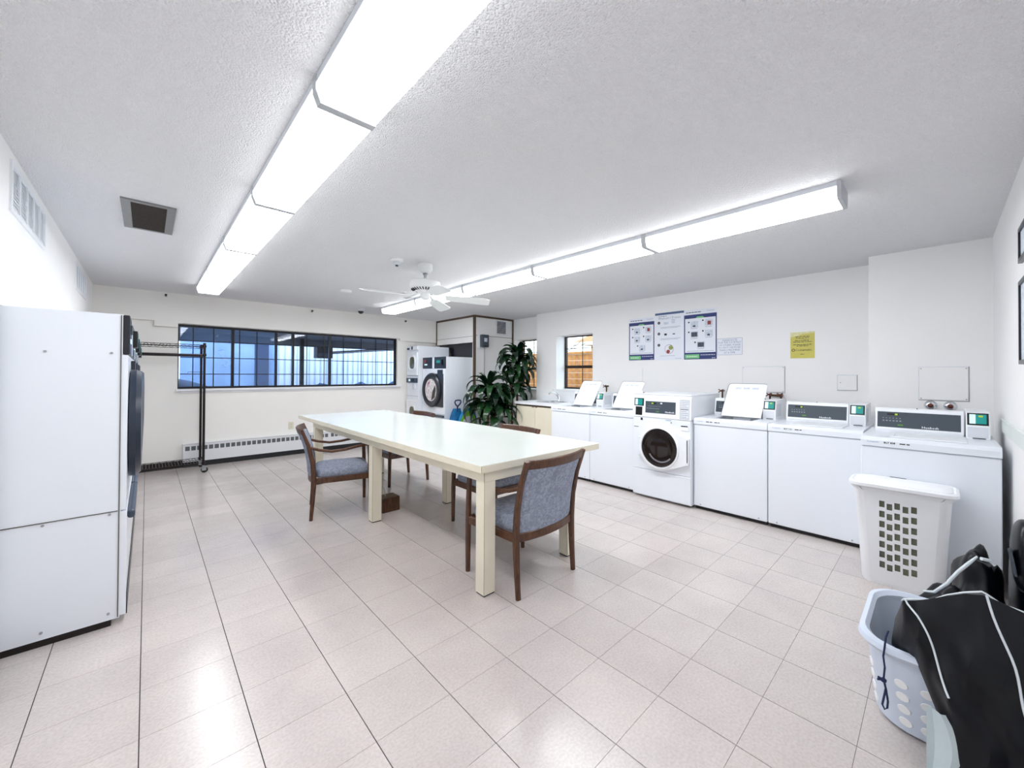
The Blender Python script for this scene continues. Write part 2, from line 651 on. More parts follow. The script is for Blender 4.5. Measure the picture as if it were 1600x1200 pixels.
quadwall('ceiling', 'ceiling', [(-1.4, 5.7, -0.5, 7.9, CEIL, CEIL + 0.1)])
fl = struct(box('floor', 'shadowgap', -1.4, 5.7, -0.5, 7.9, -0.06, -0.0035))
quadwall('wall_left', 'wall', [(-0.62, XL, -0.5, 3.02, 0, CEIL), (-0.62, XL, 3.02, 6.24, 1.645, CEIL), (-0.62, XL, 6.24, 7.9, 0, CEIL),
                               (-1.42, -1.36, 2.9, 6.4, 0, 1.8), (-1.4, -0.62, 2.96, 3.02, 0, 1.7), (-1.4, -0.62, 6.24, 6.3, 0, 1.7), (-1.4, -0.62, 3.02, 6.24, 1.645, 1.7)])
# back wall with its long window opening
WX0, WX1, WZ0, WZ1 = 0.305, 3.50, 1.10, 2.015
quadwall('wall_back', 'wall_warm', [(-0.62, WX0, YB, YB + 0.14, 0, CEIL), (WX1, 5.6, YB, YB + 0.14, 0, CEIL),
                                    (WX0, WX1, YB, YB + 0.14, 0, WZ0), (WX0, WX1, YB, YB + 0.14, WZ1, CEIL)])
quadwall('wall_back_beam', 'wall_warm', [(XL, 0.065, YB - 0.06, YB - 0.0005, 2.035, CEIL), (0.065, 0.30, YB - 0.06, YB - 0.0005, 1.96, CEIL),
                                         (0.30, 3.52, YB - 0.06, YB - 0.0005, 2.02, CEIL), (3.52, 4.33, YB - 0.06, YB - 0.0005, 1.975, CEIL)])
# right wall: near bump, middle run with window, far recessed run with window
w2 = (3.93, 4.725, 1.07, 2.0)
w3 = (5.36, 6.03, 1.045, 2.015)
quadwall('wall_right', 'wall', [
    (4.75, 5.24, YF - 0.1, 0.46, 0, CEIL),
    (XR, XR + 0.3, 0.46, w2[0], 0, CEIL), (XR, XR + 0.3, w2[1], 5.22, 0, CEIL),
    (XR, XR + 0.3, w2[0], w2[1], 0, w2[2]), (XR, XR + 0.3, w2[0], w2[1], w2[3], CEIL),
    (5.28, 5.56, 5.22, w3[0], 0, CEIL), (5.28, 5.56, w3[1], 7.9, 0, CEIL),
    (5.28, 5.56, w3[0], w3[1], 0, w3[2]), (5.28, 5.56, w3[0], w3[1], w3[3], CEIL)])
quadwall('wall_front', 'wall', [(-0.62, 4.75, YF - 0.12, YF, 0, CEIL)])
# the closet box in the far corner
quadwall('wall_closet_front', 'wall', [(4.33, 5.28, 6.09, 6.15, 0, CEIL)])
quadwall('wall_closet_side', 'wall_warm', [(4.33, 4.38, 6.15, YB - 0.05, 1.925, CEIL)])
quadwall('wall_closet_inside_shade', 'charcoal', [(4.40, 4.42, 6.151, 6.99, 1.66, 1.924), (4.405, 4.425, 6.99, YB - 0.05, 1.87, 1.924), (4.95, 5.0, 6.151, YB - 0.05, 0, 2.0)])  # charcoal boards stand in for the shade inside the opening above the dryers
T = [(4.315, 4.352, 6.072, 6.092, 0, CEIL), (4.312, 4.332, 6.092, 6.112, 0, CEIL),
     (4.352, 5.28, 6.074, 6.092, CEIL - 0.035, CEIL), (4.314, 4.332, 6.112, YB - 0.05, CEIL - 0.035, CEIL),
     (5.25, 5.28, 6.074, 6.092, 0, CEIL - 0.035), (4.314, 4.332, YB - 0.075, YB - 0.05, 1.925, CEIL - 0.035)]
for q in T:
    struct(box('trim_1', 'brownwood', *q)).name = 'trim_1'
struct(box('trim_2', 'shadowgap', 4.325, 4.333, 6.15, YB - 0.05, 2.035, 2.039))
struct(box('trim_2', 'shadowgap', 4.353, 5.25, 6.085, 6.0905, 2.05, 2.056))
quadwall('wall_right_seams', 'grille', [(XR - 0.002, XR, 3.02, 3.026, 0.9, 1.42), (XR - 0.002, XR, 1.668, 1.672, 1.2, 1.43)])
struct(box('trim_3', 'sage', 3.0, 4.10, YF, YF + 0.012, 0.96, 1.045, b=0.003))
struct(box('baseboard_back', 'bronze', XL, 4.3, YB - 0.018, YB, 0, 0.095))
struct(box('baseboard_front', 'bronze', -0.4, 3.3, YF, YF + 0.012, 0, 0.09))
struct(box('baseboard_left', 'bronze', XL, XL + 0.012, -0.28, 3.0, 0, 0.09))

# ------------------------------------------------------------------ floor tiles, each its own piece near the camera
TS = 0.3048
TX0, TY0 = -0.0082, 1.12746


def tile_mesh(w_, d_):
    b = MB()
    b.box(0.0016, w_ - 0.0016, 0.0007, d_ - 0.0007, -0.0035, 0.0)
    return b.mesh('tile', 'tile')


tm = tile_mesh(TS, TS)
fwd2 = Vector((math.sin(YAW), math.cos(YAW)))
rgt2 = Vector((math.cos(YAW), -math.sin(YAW)))
cells = []
for i in range(-2, 18):
    for j in range(-5, 22):
        x0, y0 = TX0 + i * TS, TY0 + j * TS
        cx, cy = x0 + TS / 2, y0 + TS / 2
        if x0 > 5.25 or y0 > 7.45 or x0 + TS < XL or y0 + TS < YF:
            continue
        fwd = fwd2.x * cx + fwd2.y * cy
        px = 842 + 619 * (rgt2.x * cx + rgt2.y * cy) / fwd if fwd > 0.3 else -999
        vis = -60 < px < 1660 and fwd > 1.3
        # under the machines or behind them
        if cx > 4.15 or (cx < -0.3 and 3.1 < cy < 6.2) or (cx > 3.9 and cy < 4.9):
            vis = False
        cells.append((fwd if vis else 99 + fwd, x0, y0))
cells.sort()
for k, (q, x0, y0) in enumerate(cells[:298]):
    o = bpy.data.objects.new('tile', tm)
    C.objects.link(o)
    o.parent = fl
    o.location = (x0, y0, 0)
b = MB()
for q, x0, y0 in cells[298:]:
    b.box(x0 + 0.0016, x0 + TS - 0.0016, y0 + 0.0007, y0 + TS - 0.0007, -0.0035, 0)
o = b.build('far_tiles', 'tile', fl)
o['kind'] = 'stuff'

# ------------------------------------------------------------------ windows
def window_back():
    W = struct(MB().box(WX0, WX1, YB + 0.05, YB + 0.10, WZ1 - 0.035, WZ1).box(WX0, WX1, YB + 0.05, YB + 0.10, WZ0, WZ0 + 0.03)
               .box(WX0, WX0 + 0.012, YB + 0.05, YB + 0.10, WZ0 + 0.03, WZ1 - 0.035).box(WX1 - 0.035, WX1, YB + 0.05, YB + 0.10, WZ0 + 0.03, WZ1 - 0.035).build('window_1', 'frameblack'))
    xs = [WX0 + 0.012, 0.925, 1.485, 1.725, 2.29, WX1 - 0.035]
    for x, w_ in ((0.925, 0.035), (1.485, 0.03), (1.725, 0.03), (2.29, 0.035)):
        box('mullion', 'frameblack', x - w_ / 2, x + w_ / 2, YB + 0.045, YB + 0.10, WZ0 + 0.03, WZ1 - 0.035, W)
    zs = [1.31, 1.55, 1.79]
    mun = [(xs[0], 0.925, [0.47, 0.70]), (0.925, 1.485, [1.01, 1.23]), (1.485, 1.725, []), (1.725, 2.29, [1.93, 2.2]), (2.29, xs[5], [2.52, 2.83, 3.10, 3.32])]
    for a, c, vx in mun:
        for z in zs:
            box('muntin', 'frameblack', a + 0.0155, c - 0.0155, YB + 0.066, YB + 0.078, z - 0.006, z + 0.006, W)
        for x in vx:
            box('muntin', 'frameblack', x - 0.006, x + 0.006, YB + 0.064, YB + 0.066, WZ0 + 0.03, WZ1 - 0.035, W)
    gl = ['glass_blue', 'glass_blue', 'glass_clearblue', 'glass_clearblue', 'glass_clearblue']
    for k in range(5):
        box('pane', gl[k], xs[k] + 0.015, xs[k + 1] - 0.015, YB + 0.085, YB + 0.089, WZ0 + 0.03, WZ1 - 0.035, W)
    box('window_sill', 'white2', WX0 - 0.02, WX1 + 0.05, YB - 0.05, YB + 0.05, WZ0 - 0.03, WZ0 - 0.001, W, b=0.004)
    box('window_sill', 'white2', WX0 + 0.03, WX1 + 0.02, YB - 0.02, YB, WZ0 - 0.055, WZ0 - 0.03, W)


window_back()


def window_side(name, X, y0, y1, z0, z1, rail, mz):
    f = 0.03
    W = struct(MB().box(X, X + 0.05, y0, y1, z0, z0 + f).box(X, X + 0.05, y0, y1, z1 - f * .6, z1).box(X, X + 0.05, y0, y0 + f, z0 + f, z1 - f * .6)
               .box(X, X + 0.05, y1 - f, y1, z0 + f, z1 - f * .6).build(name, 'framebrown'))
    box('meeting_rail', 'framebrown', X - 0.008, X + 0.04, y0 + f, y1 - f, rail - 0.024, rail + 0.024, W)
    ym = (y0 + y1) / 2
    box('muntin', 'framebrown', X + 0.012, X + 0.022, ym - 0.006, ym + 0.006, z0 + f, z1 - f * .6, W)
    box('muntin', 'framebrown', X + 0.022, X + 0.03, y0 + f, y1 - f, mz - 0.006, mz + 0.006, W)
    box('pane', 'glass', X + 0.032, X + 0.036, y0 + f, y1 - f, rail + 0.024, z1 - f * .6, W)
    box('pane', 'glass', X + 0.032, X + 0.036, y0 + f, y1 - f, z0 + f, rail - 0.024, W)
    return W


W2 = window_side('window_2', 5.32, w2[0], w2[1], w2[2] + 0.005, w2[3], 1.46, 1.785)
box('window_sill', 'white2', 5.075, 5.32, w2[0] - 0.0, w2[1] + 0.0, 1.04, 1.0745, W2, b=0.003)
box('window_apron', 'white2', 5.088, 5.099, w2[0], w2[1] + 0.005, 0.95, 1.04, W2)
W3 = window_side('window_3', 5.48, w3[0], w3[1], w3[2] + 0.005, w3[3], 1.44, 1.76)
box('window_sill', 'white2', 5.25, 5.48, w3[0], w3[1], 1.02, 1.0505, W3, b=0.003)

# ------------------------------------------------------------------ outside
def outdoors():
    g = struct(box('ground_outside', 'asphalt', -6, 14, -3, 18, -0.12, -0.065))
    o = box('carport_roof', 'slab', -4.5, 4.6, YB + 0.15, 9.5, 2.05, 2.2)
    tag(o, 'grey concrete slab roof seen through the long window', 'roof')
    tag(MB().box(-4.5, 4.6, 9.501, 9.62, 1.90, 2.3).build('edge_beam', 'slab'), 'grey concrete edge beam under the slab outside the long window', 'beam')
    # slatted building wall across the covered yard
    t = thing('slatted_building', 'pale slatted building wall, coloured blue for daylight, across the yard beyond the long window', 'building', (0, 11.0, 0))
    box('wall', 'siding', -5, 5.5, 0.03, 0.15, 0, 3.0, t)
    bb = MB()
    k = 2.1
    while k < 5.4:
        bb.box(k, k + 0.085, -0.005, 0.03, 0.15, 2.7)
        k += 0.13
    s = bb.build('slat', 'siding', t)
    s['kind'] = 'stuff'
    box('door_opening', 'sidingdark', 1.75, 2.02, 0.0, 0.035, 0, 2.1, t)
    box('base_panel', 'sidingdark', -5, 1.7, -0.02, 0.03, 0, 0.95, t)
    t = thing('yard_post', 'dark steel post outside the long window', 'post', (2.28, 9.3, -0.06))
    box('pole', 'frameblack', -0.035, 0.035, -0.035, 0.035, 0, 2.105, t)
    box('foot_plate', 'frameblack', -0.07, 0.07, -0.07, 0.07, 0, 0.012, t)
    t = thing('unit_heater', 'dark unit heater hung under the slab outside the long window', 'heater', (2.62, 9.0, 1.64))
    box('casing', 'black', -0.17, 0.13, -0.12, 0.12, 0.0, 0.24, t, b=0.01)
    box('louvre', 'slate', -0.14, 0.10, -0.128, -0.12, 0.03, 0.10, t)
    MB().tube([(0.0, 0, 0.24), (0, 0, 0.4)], 0.012).build('hanger', 'black', t)
    MB().tube([(0.13, 0, 0.12), (1.9, 0, 0.30)], 0.03).build('flue', 'silver', t, smooth=True)
    # clipped shrubs along the bottom of the view
    random.seed(5)
    for k, (x, y, r, h) in enumerate([(2.85, 9.9, 0.36, 1.17), (3.75, 10.0, 0.45, 1.17), (4.75, 10.0, 0.45, 1.25)]):
        bb = MB()
        bmesh.ops.create_icosphere(bb.bm, subdivisions=3, radius=1)
        for v in bb.bm.verts:
            f = 1 + 0.08 * math.sin(v.co.x * 9 + k) * math.sin(v.co.y * 8) + random.uniform(-0.05, 0.05)
            v.co = Vector((v.co.x * r * f, v.co.y * r * f, h / 2 + v.co.z * h / 2 * f))
        t = thing('clipped_shrub', ['dark blue-green shrub outside the long window beside the door opening', 'dark blue-green shrub outside the long window, middle of the three',
                                    'dark blue-green shrub outside the long window at its right end'][k], 'shrub', (x, y, -0.06), group='shrubs outside the long window')
        bb.build('foliage', 'hedge', t, smooth=True)
        MB().tube([(0, 0, 0), (0, 0, h * 0.4)], 0.03).build('stem', 'bark', t)
    # covered shape behind the left panes
    t = thing('covered_car', 'blue-covered car standing in the covered yard behind the left panes', 'car', (0.0, 9.2, -0.06))
    P = []
    for i in range(17):
        u = i / 16
        x = -1.6 + 3.4 * u
        hh = 0.85 + 0.48 * max(0, math.sin(PI * min(1, max(0, (u - 0.12) / 0.7)))) ** 0.7
        if u in (0, 1):
            hh = 0.5
        P.append([(x, 0.8 * math.cos(a), hh * math.sin(a) ** 0.6 if 0 < a < PI else 0.0) for a in [PI * q / 12 for q in range(13)]])
    MB().grid(P).build('cover', 'sidingdark', t, smooth=True)
    # right side: cedar fence, neighbour's house, tree
    fx = 7.0
    t = thing('cedar_fence', 'brown cedar board fence outside the small windows', 'fence', (fx, 0, -0.06))
    pm = MB().box(-0.012, 0.012, 0, 1.99, 0, 0.134).mesh('plank', 'fence')
    for c in range(4):
        for r in range(13):
            p = bpy.data.objects.new('plank', pm)
            C.objects.link(p)
            p.parent = t
            p.location = (random.uniform(-0.004, 0.004), 3.0 + c * 2.0, 0.03 + r * 0.14)
    for c in range(5):
        box('post', 'fence', 0.02, 0.10, 2.95 + c * 2.0, 3.04 + c * 2.0, 0, 1.9, t)
    box('cap_rail', 'fence', -0.05, 0.09, 2.95, 11.04, 1.86, 1.9, t)
    t = thing('neighbour_house', "tan neighbouring house with brown eaves behind the cedar fence", 'house', (11.6, 8.0, -0.06))
    box('wall', 'housewall', 0, 4, -6, 1.0, 0, 2.45, t)
    MB().poly([(-0.6, 2.56), (2.0, 3.5), (4.6, 2.56), (4.6, 2.46), (-0.6, 2.46)], 'y', -6.4, 1.3).build('roof', 'roof', t)
    box('gutter', 'fascia', -0.68, -0.6, -6.4, 1.3, 2.42, 2.54, t)
    box('window', 'frameblack', -0.02, 0.02, -1.4, -0.5, 1.2, 2.1, t)
    t = thing('garden_wall', 'pale garden wall rising behind the cedar fence', 'wall', (8.6, 7.5, -0.06))
    box('wall', 'fascia', 0, 0.15, -5, 6, 0, 1.97, t)
    box('coping', 'housewall', -0.03, 0.18, -5, 6, 1.97, 2.03, t)
    random.seed(11)
    for q, (tx, ty, lab) in enumerate([(9.7, 9.0, 'bare branching tree behind the fence at the small middle window'), (9.7, 11.4, 'bare branching tree behind the fence at the window by the plants')]):
        t = thing('bare_tree', lab, 'tree', (tx, ty, -0.06), group='trees beyond the cedar fence')
        MB().tube([(0, 0, 0), (0.03, 0.02, 1.6), (0, 0.1, 2.9)], [0.08, 0.06, 0.05]).build('trunk', 'bark', t, smooth=True)
        bb = MB()
        for k in range(70):
            a = random.uniform(0, 2 * PI)
            z = random.uniform(1.6, 2.9)
            p = Vector((0, 0.05, z))
            d = Vector((math.cos(a), math.sin(a), random.uniform(0.0, 0.7))).normalized()
            pts = [p]
            for s_ in range(5):
                d = (d + Vector((random.uniform(-.4, .4), random.uniform(-.4, .4), random.uniform(-.3, .4)))).normalized()
                p = p + d * 0.24
                pts.append(p)
            bb.tube(pts, [0.016, 0.013, 0.01, 0.008, 0.006, 0.004], 4)
        s = bb.build('branches', 'bark', t)
        s['kind'] = 'stuff'


outdoors()

# ------------------------------------------------------------------ ceiling lights
def light_fixture(x0, y0, y1, label, group, sfx=''):
    L = y1 - y0
    t = thing('fluorescent_light', label, 'light', (x0, y0, CEIL - 0.10), 0, group)
    W = 0.232
    # pan above, lens below with slanted flanks, caps at both ends
    box('housing', 'grille', 0, W, 0.004, L - 0.004, 0.070, 0.0995, t)
    le = MB().poly([(0.001, 0.0695), (0.001, 0.045), (0.016, 0.003), (W - 0.016, 0.003), (W - 0.001, 0.045), (W - 0.001, 0.0695)], 'y', 0.020, L - 0.020).build('lens', 'lens_side' + sfx, t)
    le.data.materials.append(M['lens' + sfx])
    for p in le.data.polygons:
        if p.normal.z < -0.9:
            p.material_index = 1
    for a in (0.0, L - 0.020):
        MB().poly([(-0.003, 0.099), (-0.003, 0.043), (0.014, -0.002), (W - 0.014, -0.002), (W + 0.003, 0.043), (W + 0.003, 0.099)], 'y', a, a + 0.0198).build('end_cap', 'capgrey', t)
    return t


ys = [0.40, 1.625, 2.85, 4.07, 5.31, 6.53]
nm = ['nearest the camera, cut by the top edge', 'second from the camera', 'third from the camera', 'fourth from the camera', 'farthest, by the long window']
for k in range(5):
    light_fixture(0.433, ys[k], ys[k + 1], 'lit fluorescent ceiling light in the left row, ' + nm[k], 'left row of ceiling lights')
ys = [0.385, 1.63, 2.89, 4.14, 5.36, 6.52]
nm = ['nearest the camera, with a bare end cap', 'second from the near end', 'third, short of the fan', 'fourth, partly behind the fan blades', 'farthest, left of the fan hub']
for k in range(5):
    light_fixture(2.757, ys[k], ys[k + 1], 'lit fluorescent ceiling light in the right row, ' + nm[k], 'right row of ceiling lights', '_bright')

# ------------------------------------------------------------------ table
def table():
    t = thing('work_table', 'long white laminate folding table with cream edges and square legs', 'table', (0, 0, 0))
    x0, x1, y0, y1 = 1.40, 2.54, 1.89, 5.85
    MB().box(x0, x1, y0, y1, 0.742, 0.785, 0.0015).build('tabletop', 'cream', t)
    box('top_sheet', 'tabletop', x0 + 0.001, x1 - 0.001, y0 + 0.001, y1 - 0.001, 0.7852, 0.7866, t, label='glossy white laminate top sheet')
    box('apron', 'cream', 1.432, 2.27, 1.905, 1.925, 0.682, 0.742, t)
    box('apron', 'cream', 1.432, 2.27, 5.30, 5.32, 0.682, 0.742, t)
    box('apron', 'cream', 1.432, 1.452, 1.925, 5.30, 0.682, 0.742, t)
    box('apron', 'cream', 2.25, 2.27, 1.925, 5.30, 0.682, 0.742, t)
    box('seam', 'edge', 1.4302, 1.4322, 1.9032, 1.9052, 0.682, 0.742, t)
    box('seam', 'edge', 1.3993, 1.4008, 1.8893, 1.8908, 0.743, 0.785, t)
    for ly in (1.906, 3.545, 5.225):
        for lx in (1.433, 2.184):
            l = MB().box(lx, lx + 0.084, ly, ly + 0.084, 0.008, 0.682, 0.0015).build('leg', 'cream', t)
            box('foot', 'shadowgap', lx + 0.004, lx + 0.08, ly + 0.004, ly + 0.08, 0, 0.008, l)
            box('edge_line', 'edge', lx - 0.0004, lx + 0.001, ly - 0.0004, ly + 0.001, 0.01, 0.68, l)
    return t


table()

# ------------------------------------------------------------------ chairs (local +y is the front)
def chair_parts():
    t = thing('armchair', '', 'chair')
    for s in (-1, 1):
        # rear leg running up into the back stile
        pts = [(s * .255, -.250, 0.0), (s * .256, -.238, .16), (s * .257, -.228, .36), (s * .258, -.240, .52), (s * .260, -.275, .68), (s * .262, -.328, .825)]
        MB().sweep(pts, [.030, .034, .038, .036, .034, .036], [.028, .034, .042, .038, .032, .024], (0, 1, 0)).build('rear_leg', 'wood', t, smooth=True)
        # front leg carrying the arm
        pts = [(s * .256, .245, 0.0), (s * .257, .243, .3), (s * .257, .238, .5), (s * .256, .232, .640)]
        MB().sweep(pts, [.028, .034, .032, .030], [.028, .036, .034, .032], (0, 1, 0)).build('front_leg', 'wood', t, smooth=True)
        pts = [(s * .258, -.255, .655), (s * .266, -.19, .632), (s * .274, -.09, .612), (s * .272, .02, .620), (s * .264, .13, .640), (s * .258, .215, .652), (s * .256, .248, .648)]
        MB().sweep(pts, [.026, .034, .042, .046, .044, .038, .03], [.024, .022, .02, .02, .02, .022, .024], (0, 0, 1), .3).build('armrest', 'wood', t, smooth=True)
        box('seat_rail', 'wood', s * .256 - .011, s * .256 + .011, -.22, .23, .325, .375, t, b=0.003)
        MB().tube([(s * .255, -.25, 0.0), (s * .255, -.25, .004)], .012).build('glide', 'black', t)
        MB().tube([(s * .256, .245, 0.0), (s * .256, .245, .004)], .012).build('glide', 'black', t)
    box('seat_rail', 'wood', -.245, .245, .228, .250, .325, .375, t, b=0.003)
    # curved back rails
    def arc(z, y, bow, n=9, x=.245):
        return [(-x + 2 * x * i / (n - 1), y - bow * (1 - (2 * i / (n - 1) - 1) ** 2), z) for i in range(n)]
    MB().sweep(arc(.800, -.320, .045), .024, .058, (0, -.3, 1)).build('top_rail', 'wood', t, smooth=True)
    MB().sweep(arc(.352, -.226, .040), .024, .055, (0, 0, 1)).build('lower_rail', 'wood', t, smooth=True)
    # upholstered back, curved in plan
    rows = []
    n = 11
    zz = [.378, .40, .48, .58, .68, .76, .773]
    yy = [-.226, -.228, -.235, -.250, -.275, -.306, -.312]
    F_, B_ = [], []
    for z, y in zip(zz, yy):
        th = .022 if z in (zz[0], zz[-1]) else .034
        rf, rb = [], []
        for i in range(n):
            u = 2 * i / (n - 1) - 1
            edge = .6 if abs(u) > .99 else 1
            x = .238 * u
            yb = y - .042 * (1 - u * u)
            rf.append((x, yb + th * edge / 2 + .004, z))
            rb.append((x, yb - th * edge / 2 + .004, z))
        rows.append(rf + rb[::-1])
    MB().rings(rows).build('backrest', 'fabric', t, smooth=True)
    # seat cushion, domed
    rings = []
    for z, k in ((.368, .96), (.385, 1.0), (.415, 1.0), (.436, .95), (.448, .82), (.453, .5)):
        ring = []
        for i in range(28):
            a = 2 * PI * i / 28
            cx, cy = math.cos(a), math.sin(a)
            e = .28
            ring.append((.243 * k * math.copysign(abs(cx) ** e, cx), .012 + .232 * k * math.copysign(abs(cy) ** e, cy), z))
        rings.append(ring)
    MB().rings(rings).build('seat', 'fabric', t, smooth=True)
    return t


ch = chair_parts()
spots = [((1.815, 2.005), R(1.5), 'wooden armchair with mottled blue-grey back, tucked under the near end of the table'),
         ((1.37, 4.17), R(-105), 'wooden armchair at the left side of the table, turned slightly toward the camera'),
         ((2.225, 2.84), R(90), 'wooden armchair on the right side of the table, nearer of the two there'),
         ((2.27, 4.78), R(90), 'wooden armchair on the right side of the table, farther one by the dryers')]
for k, (p, a, lab) in enumerate(spots):
    c = ch if k == 0 else copy_tree(ch)
    c.location = (p[0], p[1], 0)
    c.rotation_euler = (0, 0, a)
    c['label'] = lab
    c['group'] = 'armchairs around the work table'

t = thing('wooden_box', 'small brown wooden box on the floor under the table', 'box', (1.60, 3.72, 0))
MB().box(0, .17, 0, .15, 0, .012).box(0, .17, 0, .012, .012, .13).box(0, .17, .138, .15, .012, .13).box(0, .012, .012, .138, .012, .13).box(.158, .17, .012, .138, .012, .13).build('case', 'wood', t)
box('lid', 'brownwood', .004, .166, .004, .146, .13, .137, t, b=0.002)
MB().tube([(.06, .075, .137), (.055, .08, .2), (.03, .1, .25), (.0, .12, .30)], .003, 5).build('wire', 'silver', t)

# ------------------------------------------------------------------ top-loading washers (local frame: x to the right, y to the wall)
def reader(t, x0, x1, y0=.39, deep=.34, lit=True):
    """card payment box standing on the deck."""
    p = MB().poly([(y0 - .012, .905), (y0 - .012, .985), (y0 + .012, 1.083), (y0 + deep, 1.09), (y0 + deep, .905)], 'x', x0, x1).build('card_reader', 'white2', t)
    w_ = x1 - x0

    def face(xa, xb, za, zb, out):
        f = lambda z: y0 - .012 + (z - .985) / (1.083 - .985) * .024 - out
        return [[(xa, f(za), za), (xb, f(za), za)], [(xa, f(zb), zb), (xb, f(zb), zb)]]
    MB().grid(face(x0 + .006, x1 - .006, .998, 1.078, .002)).build('screen_frame', 'black', p)
    MB().grid(face(x0 + .016, x1 - .016, 1.008, 1.070, .003)).build('screen', 'teal', p)
    MB().grid(face(x0 + .016, x0 + .016 + w_ * .26, 1.008, 1.070, .004)).build('screen_text', 'screenpale', p)
    MB().grid(face(x0 + .058, x0 + .078, 1.052, 1.064, .005)).build('screen_digits', 'ledgreen', p)
    box('recess', 'grille', x0 + .008, x1 - .008, y0 - .0135, y0 - .012, .915, .985, p)
    box('slot', 'charcoal', x0 + .03, x1 - .02, y0 - .016, y0 - .0135, .908, .913, p)
    box('side_grille', 'grille', x1, x1 + .0015, y0 + .02, y0 + .17, .93, 1.05, p)
    return p


def top_washer(loc, w_, label, serial, lid_open, rx=(.52, .63), lidx=(.15, .52)):
    t = thing('top_load_washer', label, 'washer', loc, WR, 'top-load washers along the right wall')
    d = .68
    box('cabinet', 'white', .002, w_ - .002, .006, d, .035, .838, t, b=.006, smooth=False)
    box('kick_or_shade_strip', 'shadowgap', .01, w_ - .01, .035, .05, .004, .035, t)  # dark strip standing in for the shade under the cabinet
    for x in (.07, w_ - .07):
        for y in (.06, d - .06):
            MB().lathe([(.018, 0), (.018, .035)], 10, (x, y, 0)).build('foot', 'black', t)
        MB().lathe([(.006, -.001), (.006, .004)], 8, (x, .004, .055), 'y').build('screw', 'silver', t)
    # deck with a rounded front and a square opening
    y1, y2, x1, x2 = .10, .36, lidx[0] + .015, lidx[1] - .015
    prof = [(.0, .842), (.0, .882), (.006, .898), (.022, .905), (y1, .905), (y1, .842)]
    b_ = MB().poly(prof, 'x', .001, w_ - .001)
    b_.box(.001, x1, y1, y2, .842, .905).box(x2, w_ - .001, y1, y2, .842, .905).box(.001, w_ - .001, y2, d, .842, .905)
    b_.build('top_deck', 'white', t)
    if lid_open:
        MB().lathe([(.15, .842), (.155, .9)], 24, ((x1 + x2) / 2, .23, 0), cap=False).box(x1, x2, y1, y2, .8405, .842).build('drum_opening', 'silver', t)
        a = R(54)
        L = .40
        oy, oz = .318, .908
        b_ = MB()
        # rounded lid plate, leaning back against the control hood
        pts = []
        wl = lidx[1] - lidx[0]
        r = .03
        for cx, cy, a0 in ((wl - r, L - r, 0), (r, L - r, 90), (.004, .004, 180), (wl - .004, .004, 270)):
            for k in range(5):
                rr = r if a0 < 180 else .004
                an = R(a0 + 22.5 * k)
                pts.append((cx + rr * math.cos(an), cy + rr * math.sin(an)))
        lid = b_.poly(pts, 'z', 0, .014).build('lid', 'white2', t)
        lid.location = (lidx[0], oy, oz)
        lid.rotation_euler = (a, 0, 0)
        b_ = MB().sweep([(p[0], p[1], .007) for p in pts[2:8]] + [(p[0], p[1], .007) for p in pts[8:11]], .004, .018, (0, 0, 1))
        b_.build('lid_gasket', 'slate', lid)
        for k in range(3):
            MB().box(wl * (.2 + .22 * k), wl * (.36 + .22 * k), L - .07, L - .05, .014, .0146).build('lid_notice', 'picgrey', lid)
        MB().box(wl * .38, wl * .60, L - .20, L - .09, .014, .0145).build('lid_notice', 'paper', lid)
        for x in (-.003, wl - .003):
            MB().box(x, x + .006, L * .55, L * .58, .002, .012).build('lid_hinge', 'charcoal', lid)
    else:
        lid = MB().box(lidx[0], lidx[1], .06, .385, .9055, .913, .003).build('lid', 'white2', t)
        box('lid_handle', 'grille', lidx[0] + .02, lidx[0] + .024, .06, .2, .913, .915, lid)
    # control hood
    x0, x3 = .045, rx[0] - .01
    hood = MB().poly([(.42, .905), (.412, .925), (.44, 1.078), (.47, 1.085), (.60, 1.06), (.60, .905)], 'x', x0, x3).build('control_hood', 'white2', t)
    f = lambda z: .412 + (z - .925) / .153 * .028

    def face(xa, xb, za, zb, out):
        return [[(xa, f(za) - out, za), (xb, f(za) - out, za)], [(xa, f(zb) - out, zb), (xb, f(zb) - out, zb)]]
    fx0, fx1 = x0 + .012, x3 - .012
    MB().grid(face(fx0, fx1, .94, 1.055, .001)).build('fascia', 'slate', hood)
    MB().grid(face(fx0 + .055, fx0 + .12, 1.03, 1.044, .002)).build('display', 'black', hood)
    MB().grid(face(fx0 + .10, fx0 + .115, 1.031, 1.043, .003)).build('digits', 'ledgreen', hood)
    for i in range(6):
        MB().grid(face(fx0 + .03 + .019 * i, fx0 + .041 + .019 * i, .985, .993, .002)).build('key', 'inkgrey', hood)
        MB().grid(face(fx0 + .03 + .019 * i, fx0 + .037 + .019 * i, 1.006, 1.011, .002)).build('key', 'inkgrey', hood)
    MB().grid(face(fx0 + .115, fx0 + .145, .955, .965, .002)).build('start_key', 'greenkey', hood)
    le = lettering('Huebsch', .020, fx0 + .245 if x3 > .45 else fx0 + .2, 0, 0, 'paper', hood, 'LEFT', 1.25, bold=.0004)
    for v in le.data.vertices:
        z = v.co.z + .947
        v.co = (v.co.x, f(z) - .002, z)
    MB().lathe([(.004, 1.08), (.004, 1.088)], 8, ((x0 + x3) / 2, .462, 0)).build('lock', 'black', hood)
    reader(t, *rx)
    # printed marks on the deck lip
    lettering('Coinamatic', .014, .035, -.0008, .868, 'bluebadge', t)
    if serial:
        lettering(serial, .017, .125, -.0008, .866, 'ink', t, bold=.0006)
    else:
        print_line(.125, .868, .06, .008, 'ink', t, -.0008, seed=9)
    print_line(.205, .868, .05, .007, 'ink', t, -.0008, seed=10)
    return t


